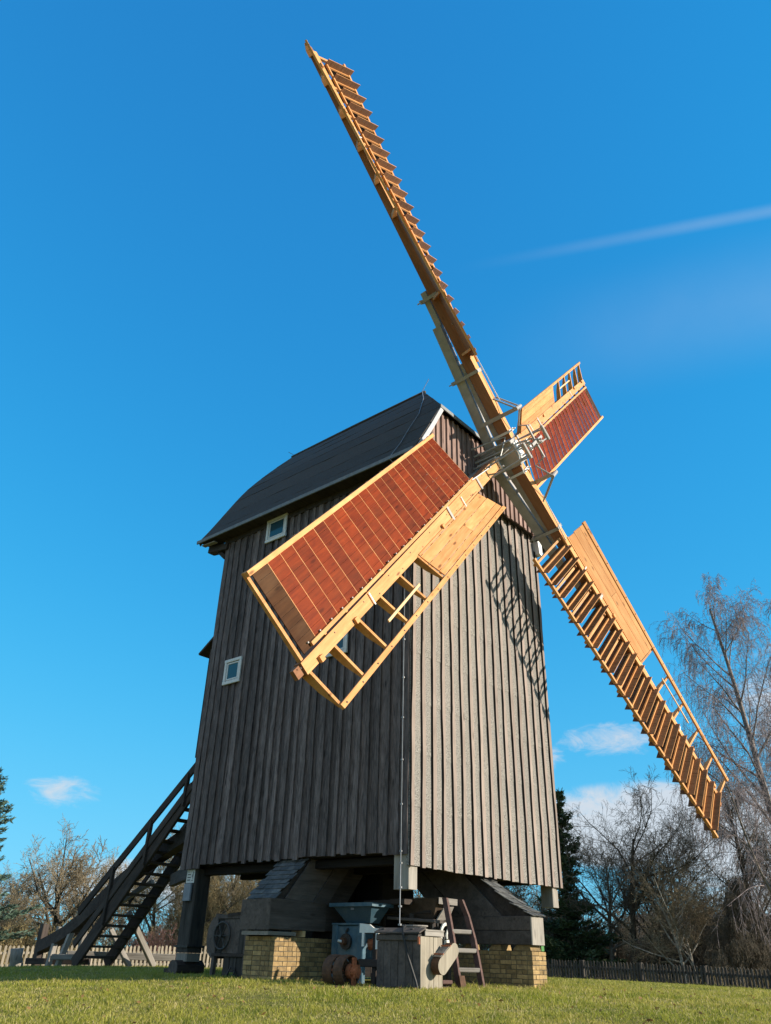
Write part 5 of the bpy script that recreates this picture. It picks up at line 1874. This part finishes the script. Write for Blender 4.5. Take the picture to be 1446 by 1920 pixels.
def grow(rng, pos, d, length, rad, lvl, sp, out):
    n = sp['segs'][lvl]
    p = pos
    pts = [(p, rad)]
    step = length / n
    wg, tr = sp['wig'][lvl], sp['trop'][lvl]
    rend = sp.get('rend', 0.25)
    for i in range(n):
        d = (d[0] + rng.gauss(0, wg), d[1] + rng.gauss(0, wg), d[2] + rng.gauss(0, wg) + tr)
        l = math.sqrt(d[0] * d[0] + d[1] * d[1] + d[2] * d[2])
        d = (d[0] / l, d[1] / l, d[2] / l)
        q = (p[0] + d[0] * step, p[1] + d[1] * step, p[2] + d[2] * step)
        r = max(rad * (1 - (1 - rend) * (i + 1) / n), sp['rmin'])
        out[lvl].append((p, q, pts[-1][1], r))
        p = q
        pts.append((p, r, d))
    if lvl + 1 >= len(sp['segs']):
        return
    nc = sp['n'][lvl]
    nc = max(1, int(nc * rng.uniform(0.75, 1.25) + 0.5))
    t0 = sp['start'][lvl]
    for c in range(nc):
        t = t0 + (1 - t0) * (c + rng.random()) / nc
        i = min(int(t * n), n - 1)
        f = t * n - i
        a, b = pts[i], pts[i + 1]
        base = tuple(a[0][k] + (b[0][k] - a[0][k]) * f for k in range(3))
        rr = a[1] + (b[1] - a[1]) * f
        dd = Vector(b[2])
        ang = R(sp['ang'][lvl] + rng.uniform(-14, 14))
        ax = dd.cross(Vector((rng.gauss(0, 1), rng.gauss(0, 1), rng.gauss(0, 1))))
        if ax.length < 1e-3:
            continue
        ax.normalize()
        nd = dd * math.cos(ang) + ax * math.sin(ang)
        shape = sp['shape'][lvl](t) if callable(sp['shape'][lvl]) else (1 - sp['shape'][lvl] * t)
        grow(rng, base, tuple(nd), length * sp['ratio'][lvl] * shape * rng.uniform(0.75, 1.2), max(rr * sp['rr'][lvl], sp['rmin']), lvl + 1, sp, out)


ROUND = lambda t: 0.55 + 0.75 * math.sin(math.pi * min(1, 0.25 + 0.7 * t))
SPEC = {
    'orchard': dict(segs=[7, 6, 4, 3, 2], n=[14, 10, 7, 4], start=[0.22, 0.2, 0.15, 0.2], ang=[48, 45, 45, 42], ratio=[0.55, 0.5, 0.5, 0.55],
                    rr=[0.55, 0.55, 0.6, 0.7], wig=[0.08, 0.14, 0.17, 0.18, 0.15], trop=[0.03, 0.05, 0.05, 0.06, 0.05], shape=[ROUND, 0.35, 0.3, 0.2], rmin=0.0055),
    'oak': dict(segs=[6, 6, 5, 3, 2], n=[13, 10, 8, 4], start=[0.3, 0.22, 0.15, 0.2], ang=[52, 48, 48, 45], ratio=[0.62, 0.5, 0.48, 0.5],
                rr=[0.6, 0.55, 0.6, 0.7], wig=[0.07, 0.15, 0.18, 0.2, 0.2], trop=[0.03, 0.06, 0.05, 0.05, 0.03], shape=[ROUND, 0.35, 0.3, 0.2], rmin=0.0095),
    'birch': dict(segs=[12, 8, 6, 6, 2], n=[36, 13, 10, 4], start=[0.12, 0.25, 0.1, 0.1], ang=[42, 40, 50, 35], ratio=[0.36, 0.42, 0.75, 0.28],
                  rr=[0.42, 0.5, 0.5, 0.7], wig=[0.018, 0.07, 0.12, 0.07, 0.12], trop=[0.01, 0.03, -0.09, -0.48, -0.12], shape=[lambda t: 1.25 - 0.95 * t, 0.3, 0.2, 0.2], rmin=0.0054),
    'thicket': dict(segs=[6, 4, 3, 2], n=[9, 6, 4], start=[0.15, 0.15, 0.15], ang=[34, 38, 38], ratio=[0.5, 0.5, 0.5],
                    rr=[0.55, 0.6, 0.7], wig=[0.10, 0.15, 0.18, 0.18], trop=[0.05, 0.06, 0.06, 0.05], shape=[0.3, 0.3, 0.2], rmin=0.007),
}


def tree(name, label, group, kind, loc, height, rad, seed, bark, twig, lean=(0, 0), leaves=None, cat='tree', zoff=0.0, crown=True):
    rng = random.Random(seed)
    x, y = loc
    z = ground_z(x, y) + zoff
    sp = SPEC[kind]
    out = [[] for _ in sp['segs']]
    grow(rng, (0, 0, -0.2), (lean[0], lean[1], 1.0), height, rad, 0, sp, out)
    t = thing(name, (x, y, z), label, cat, group)
    M = WORLD[t]
    o = bpy.data.objects.new('trunk', seg_mesh('trunk', out[0] + out[1], 6, bark))
    link(o, t, M)
    fine = [s for l in out[2:] for s in l]
    o = bpy.data.objects.new('crown', seg_mesh('crown', fine, 3, twig))
    link(o, t, M)
    if leaves:
        mat, cnt, size, zlo = leaves
        tips = [s[1] for s in out[-1] if s[1][2] > zlo * height]
        o = bpy.data.objects.new('leaves', leaf_cloud('leaves', rng, tips, cnt, size, mat))
        link(o, t, M)
    return t


def leaf_cloud(name, rng, pts, cnt, size, mat, spread=0.12):
    g = np.random.default_rng(rng.randrange(10 ** 6))
    P = np.array(pts)[g.integers(0, len(pts), cnt)] + g.normal(0, spread, (cnt, 3))
    a = g.normal(0, 1, (cnt, 3))
    a /= np.linalg.norm(a, axis=1)[:, None]
    b = np.cross(a, g.normal(0, 1, (cnt, 3)))
    b /= np.linalg.norm(b, axis=1)[:, None] + 1e-9
    s = size * (0.6 + 0.8 * g.random((cnt, 1)))
    V = np.stack([P - a * s * 0.5, P + b * s * 0.32, P + a * s * 0.6, P - b * s * 0.32], 1)
    F = np.arange(cnt * 4).reshape(cnt, 4)
    return np_mesh(name, V.reshape(-1, 3), F, mat)


def shrub(name, label, group, loc, height, width, stems, seed, twig, leaves=None, cat='shrub', zoff=0.0):
    rng = random.Random(seed)
    x, y = loc
    z = ground_z(x, y) + zoff
    sp = SPEC['thicket']
    out = [[] for _ in sp['segs']]
    for k in range(stems):
        a = rng.random() * 6.283
        r = width * 0.5 * math.sqrt(rng.random())
        px, py = r * math.cos(a), r * math.sin(a)
        hh = height * rng.uniform(0.55, 1.0) * (1 - 0.35 * (r / (width * 0.5)) ** 2)
        grow(rng, (px, py, -0.2), (px * 0.12 + rng.gauss(0, 0.16), py * 0.12 + rng.gauss(0, 0.16), 1), hh, 0.012 + 0.008 * height * rng.random(), 0, sp, out)
    t = thing(name, (x, y, z), label, cat, group)
    M = WORLD[t]
    o = bpy.data.objects.new('stems', seg_mesh('stems', [s for l in out for s in l], 3, twig))
    link(o, t, M)
    if leaves:
        mat, cnt, size = leaves
        tips = [s[1] for s in out[-1]] + [s[1] for s in out[-2]]
        o = bpy.data.objects.new('leaves', leaf_cloud('leaves', rng, tips, cnt, size, mat, 0.1))
        link(o, t, M)
    return t


def conifer(name, label, group, loc, height, base_r, seed, needle, bark, dens=1.0, start=0.06):
    rng = random.Random(seed)
    g = np.random.default_rng(seed)
    x, y = loc
    z = ground_z(x, y)
    t = thing(name, (x, y, z), label, 'conifer', group)
    M = WORLD[t]
    segs = []
    for i in range(8):
        segs.append(((0, 0, height * i / 8 - 0.2), (0, 0, height * (i + 1) / 8 - 0.2), 0.018 * height * (1 - i / 8) + 0.01, 0.018 * height * (1 - (i + 1) / 8) + 0.01))
    o = bpy.data.objects.new('trunk', seg_mesh('trunk', segs, 7, bark))
    link(o, t, M)
    bs = []
    cen, dirs = [], []
    zz = height * start
    while zz < height * 0.985:
        f = zz / height
        L0 = base_r * (1 - f) ** 0.8 * (0.75 + 0.25 * math.sin(f * 9)) + 0.12
        for k in range(rng.randint(5, 7)):
            a = rng.random() * 6.283
            L = L0 * rng.uniform(0.6, 1.15)
            p = Vector((0, 0, zz + rng.uniform(-0.1, 0.1)))
            d = Vector((math.cos(a), math.sin(a), rng.uniform(0.0, 0.35) - 0.25 * (1 - f)))
            ns = 6
            for i in range(ns):
                d = (d + Vector((rng.gauss(0, 0.07), rng.gauss(0, 0.07), 0.05 + rng.gauss(0, 0.04)))).normalized()
                q = p + d * (L / ns)
                bs.append((tuple(p), tuple(q), 0.02 * (1 - i / ns) + 0.006, 0.02 * (1 - (i + 1) / ns) + 0.006))
                m = max(2, int(10 * dens * L / ns / 0.12))
                side = Vector((-d.y, d.x, 0)).normalized()
                for j in range(m):
                    tt = rng.random()
                    w_ = (0.14 + 0.16 * (1 - i / ns) * L)
                    c = p.lerp(q, tt) + side * rng.gauss(0, w_ * 0.55) + Vector((0, 0, rng.gauss(-0.03, 0.06)))
                    cen.append(tuple(c))
                    dd = d * 0.6 + side * rng.gauss(0, 0.6) + Vector((0, 0, rng.gauss(0.05, 0.35)))
                    dirs.append(tuple(dd.normalized()))
                p = q
        zz += height * 0.028 + 0.05
    o = bpy.data.objects.new('branches', seg_mesh('branches', bs, 4, bark))
    link(o, t, M)
    C_ = np.array(cen)
    D_ = np.array(dirs)
    n = len(C_)
    s = 0.11 * (0.6 + 0.8 * g.random((n, 1)))
    b = np.cross(D_, g.normal(0, 1, (n, 3)))
    b /= np.linalg.norm(b, axis=1)[:, None] + 1e-9
    V = np.stack([C_ - D_ * s, C_ + b * s * 0.28, C_ + D_ * s * 1.2, C_ - b * s * 0.28], 1)
    o = bpy.data.objects.new('needles', np_mesh('needles', V.reshape(-1, 3), np.arange(4 * n).reshape(n, 4), needle))
    link(o, t, M)
    return t


GT = 'bare trees beyond the right fence'
# weeping birches on the right
tree('birch_tree', 'tall weeping birch with leaning trunk behind the lower right sail tip', GT, 'birch', (24.9, 0.0), 16.4, 0.21, 21, bark_birch, twig_birch, lean=(0.0, 0.055))
tree('birch_tree', 'second weeping birch cut off by the right edge of the photo', GT, 'birch', (31.5, -2.0), 18.5, 0.24, 32, bark_birch, twig_birch, lean=(0.0, 0.02))
tree('birch_tree', 'low dark drooping birch standing at the right edge behind the dark fence', GT, 'birch', (33.5, 4.4), 9.5, 0.2, 36, bark_dark, twig_brown, lean=(0.02, 0.04))
# orchard like trees
tree('bare_tree', 'dark bare tree with straight black trunk, middle one behind the dark fence', GT, 'orchard', (26.3, 8.0), 6.5, 0.19, 41, bark_dark, twig_brown)
tree('bare_tree', 'bare tree with slanting forked trunk just right of the black trunk', GT, 'orchard', (27.5, 7.7), 5.4, 0.14, 42, bark_dark, twig_brown, lean=(0.05, -0.16))
tree('bare_tree', 'bare tree with brown trunk nearest to the mill behind the dark fence', GT, 'orchard', (25.9, 8.9), 5.4, 0.13, 43, bark_grey, twig_brown, lean=(0, 0.05))
tree('bare_tree', 'small tree with pale whitish double trunk behind the dark fence', GT, 'orchard', (26.3, 5.6), 4.2, 0.10, 44, bark_pale, twig_oak, lean=(0.02, 0.06))
tree('bare_tree', 'second stem of pale bark leaning right beside the whitish double trunk', GT, 'orchard', (26.4, 5.3), 3.4, 0.07, 45, bark_pale, twig_oak, lean=(0.02, -0.05))
tree('gnarled_tree', 'small gnarled tree with twisted drooping branches near the big fence post', GT, 'birch', (26.0, 3.3), 4.4, 0.14, 46, bark_grey, twig_brown, lean=(0.1, -0.05))
tree('bare_tree', 'slim bare tree behind the pale double trunk, below the cloud', GT, 'orchard', (31.0, 7.6), 6.4, 0.12, 47, bark_dark, twig_brown)
conifer('conifer_tree', 'dark green conifer rising behind the right edge of the mill', 'conifers', (25.3, 10.6), 8.6, 2.7, 51, needle_dark, bark_dark, 1.1)
conifer('conifer_tree', 'blue green conifer at the left edge of the photo', 'conifers', (5.5, 29.6), 8.8, 3.9, 52, needle_blue, bark_dark, 0.9, 0.08)
conifer('conifer_tree', 'dark conifer half hidden behind the upper part of the staircase', 'conifers', (22.6, 33.6), 9.5, 2.2, 53, needle_dark, bark_dark, 0.5)

GL = 'bare trees behind the left fence'
tree('bare_oak', 'round bare oak with sunlit twigs and dark trunk left of the staircase', GL, 'oak', (16.9, 40.9), 5.6, 0.30, 61, bark_dark, twig_oak, lean=(0.0, 0.0))
tree('bare_oak', 'paler bare oak with brown leaves left on it, right behind the round oak', GL, 'oak', (20.6, 43.4), 5.2, 0.24, 62, bark_grey, twig_oak, leaves=(leaf_dry, 500, 0.10, 0.4))
tree('bare_tree', 'slender bare tree with ochre leaves beside the blue green conifer', GL, 'orchard', (9.6, 33.5), 3.4, 0.13, 63, bark_grey, twig_oak, leaves=(leaf_ochre, 500, 0.08, 0.35))
tree('bare_tree', 'tall thin bare tree behind the ochre bushes at far left', GL, 'orchard', (13.6, 44.0), 4.8, 0.16, 64, bark_grey, twig_oak)
tree('bare_tree', 'ochre bare tree seen behind the lower steps of the staircase', GL, 'orchard', (17.0, 31.0), 4.8, 0.15, 65, bark_grey, bark_ochre)
tree('bare_tree', 'bare tree between staircase and support post', GL, 'orchard', (17.6, 28.6), 5.6, 0.15, 66, bark_grey, bark_ochre)
tree('bare_tree', 'bare tree seen between support post and dark cabinet', GL, 'orchard', (20.4, 29.0), 5.8, 0.16, 67, bark_grey, bark_ochre)
tree('bare_tree', 'bare tree showing above the brick pier under the mill', GL, 'orchard', (24.0, 30.0), 6.2, 0.16, 68, bark_dark, bark_ochre)

GB = 'bushes behind the left fence'
shrub('ochre_bush', 'dense ochre bush at the left edge behind the pale fence', GB, (8.3, 31.0), 2.3, 4.6, 60, 71, bark_ochre, (leaf_ochre, 4200, 0.08))
shrub('ochre_bush', 'broad ochre bush below the round oak', GB, (10.9, 31.8), 2.3, 4.6, 60, 72, bark_ochre, (leaf_ochre, 4200, 0.08))
shrub('ochre_bush', 'yellowish bush just left of the tail pole', GB, (13.6, 33.0), 2.0, 4.2, 50, 73, bark_ochre, (leaf_ochre, 2200, 0.07))
shrub('reddish_bush', 'low reddish bush between the staircase foot and the support post', GB, (13.9, 26.6), 2.0, 2.6, 34, 74, twig_pink, (leaf_dry, 900, 0.05))
shrub('green_bush', 'green tinged bush behind the winch post of the tail pole', GB, (13.9, 29.3), 1.6, 3.0, 30, 75, bark_ochre, (leaf_green, 2600, 0.08))
shrub('olive_bush', 'olive bush behind the middle of the staircase', GB, (16.4, 28.4), 2.9, 3.6, 36, 76, bark_ochre, (leaf_ochre, 1500, 0.07))
shrub('olive_bush', 'tall olive thicket right of the support post', GB, (18.8, 28.2), 4.6, 4.0, 40, 77, bark_ochre, (leaf_ochre, 1400, 0.07))
shrub('olive_bush', 'tall olive thicket behind the dark cabinet', GB, (21.6, 28.3), 5.0, 4.4, 44, 78, bark_ochre, (leaf_green, 1600, 0.08))
shrub('olive_bush', 'thicket behind the left brick pier', GB, (25.0, 27.6), 4.6, 5.0, 40, 79, bark_ochre, (leaf_green, 1800, 0.08))
shrub('olive_bush', 'low brown thicket seen through the gap under the middle of the mill', GB, (26.5, 23.5), 3.8, 5.4, 40, 80, twig_brown, (leaf_green, 1600, 0.08))

GR = 'bushes behind the right fence'
shrub('ivy_bush', 'ivy covered bush seen under the right part of the mill', GR, (27.8, 18.2), 5.6, 4.6, 46, 81, bark_ochre, (leaf_green, 5200, 0.09))
shrub('ivy_bush', 'dark ivy bush right of the slated strut under the mill corner', GR, (27.2, 15.0), 4.8, 3.8, 40, 82, twig_brown, (leaf_green, 5200, 0.09))
shrub('brown_bush', 'brown tangled bush right beside the sunlit brick pier end', GR, (27.6, 12.4), 3.6, 4.0, 44, 83, twig_brown, (leaf_dry, 900, 0.06))
shrub('brown_bush', 'brown bush in front of the black trunk', GR, (29.6, 9.9), 2.8, 4.6, 44, 84, twig_brown, (leaf_green, 1600, 0.07))
shrub('brown_bush', 'dark brown thicket behind the pale double trunk', GR, (31.0, 7.0), 3.3, 5.0, 50, 85, twig_brown)
shrub('brown_bush', 'dark brown thicket behind the gnarled tree', GR, (31.2, 4.4), 3.6, 5.0, 50, 86, twig_brown)
shrub('brown_bush', 'dark brown thicket at the right edge behind the fence', GR, (31.0, 1.0), 3.9, 5.4, 54, 87, twig_brown)
shrub('brown_bush', 'large brown thicket far behind the dark fence between bare trees', GR, (37.5, 11.6), 4.6, 6.0, 44, 88, twig_brown)
shrub('brown_bush', 'large brown thicket far behind the dark fence at the right', GR, (39.5, 6.6), 4.6, 6.4, 44, 89, twig_brown)

# ------------------------------------------------------------------ undergrowth and far wood
def build_undergrowth():
    rng = random.Random(91)
    segs = []
    for k in range(5200):
        if rng.random() < 0.5:
            t = rng.random()
            x, y = 3 + 26 * t + rng.gauss(0, 1.2), 27.5 - 3.5 * t + rng.uniform(-1.0, 6.5)
        else:
            t = rng.random()
            x, y = 24.2 + rng.uniform(-1.5, 6.5) + 1.5 * t, 18 - 21 * t
        z = ground_z(x, y) - 0.05
        h = rng.uniform(0.25, 1.15)
        d = (rng.gauss(0, 0.28), rng.gauss(0, 0.28))
        p = (x, y, z)
        q = (x + d[0] * h * 0.4, y + d[1] * h * 0.4, z + h * 0.6)
        r = (x + d[0] * h, y + d[1] * h, z + h)
        segs.append((p, q, 0.011, 0.009))
        segs.append((q, r, 0.009, 0.004))
        a = rng.random() * 6.283
        segs.append((q, (q[0] + 0.2 * math.cos(a), q[1] + 0.2 * math.sin(a), q[2] + 0.22), 0.007, 0.004))
    o = bpy.data.objects.new('undergrowth', seg_mesh('undergrowth', segs, 3, bark_ochre))
    link(o)
    tag(o, 'dry brown undergrowth of stalks along the foot of the bushes behind both fences', kind='stuff')


build_undergrowth()


def build_far_wood():
    rng = random.Random(95)
    sp = SPEC['thicket']
    out = [[] for _ in sp['segs']]
    for k in range(330):
        a = R(rng.uniform(-4, 78))
        rr = rng.uniform(62, 110)
        x, y = CAM.x + rr * math.cos(a), CAM.y + rr * math.sin(a)
        z = ground_z(x, y) - 0.3
        grow(rng, (x, y, z), (rng.gauss(0, 0.08), rng.gauss(0, 0.08), 1), rng.uniform(3.0, 6.5), 0.07, 0, sp, out)
    segs = [(p, q, max(r0, 0.022), max(r1, 0.02)) for l in out for (p, q, r0, r1) in l]
    o = bpy.data.objects.new('far_wood', seg_mesh('far_wood', segs, 3, twig_brown))
    link(o)
    tag(o, 'far brown bare woodland along the horizon behind the bushes', kind='stuff')


build_far_wood()

# ------------------------------------------------------------------ house beyond the trees
hx, hy = 59.0, 15.5
hzb = ground_z(hx, hy)
hs2 = thing('house', (hx, hy, hzb), 'distant low house with pale roof edge showing between bare trees at right', 'house')
HMx = Matrix.Translation((hx, hy, hzb)) @ Matrix.Rotation(R(100), 4, 'Z')
wall_m = plain('house_plaster', (0.42, 0.38, 0.30), (0.5, 0.46, 0.37), 3, 0.9)
tile_m = plain('brown_roof_tiles', (0.10, 0.07, 0.055), (0.17, 0.12, 0.095), 4, 0.85)
MB().box(-6, 6, -4, 4, -0.5, 2.9).build('wall', wall_m, hs2, HMx)
rf = MB()
rf.prism([(-6.4, -4.5, 2.7), (-6.4, 4.5, 2.7), (-6.4, 0, 5.2)], (12.8, 0, 0))
rfo = rf.build('roof', tile_m, hs2, HMx)
MB().box(-6.5, 6.5, -0.18, 0.18, 5.12, 5.3).build('ridge', barge_paint, rfo, HMx)
MB().cbox(1.6, 2.3, 0.5, 1.2, 4.2, 5.9, 0.03, 'Z').build('chimney', brick_m, rfo, HMx)
for xx in (-4.2, -1.4, 1.6, 4.2):
    wn = MB()
    wn.box(xx - 0.6, xx + 0.6, 4.0, 4.05, 0.9, 2.2)
    wo_ = wn.build('window', white_paint, hs2, HMx)
    MB().box(xx - 0.5, xx + 0.5, 4.052, 4.06, 1.0, 2.1).build('pane', glass, wo_, HMx)
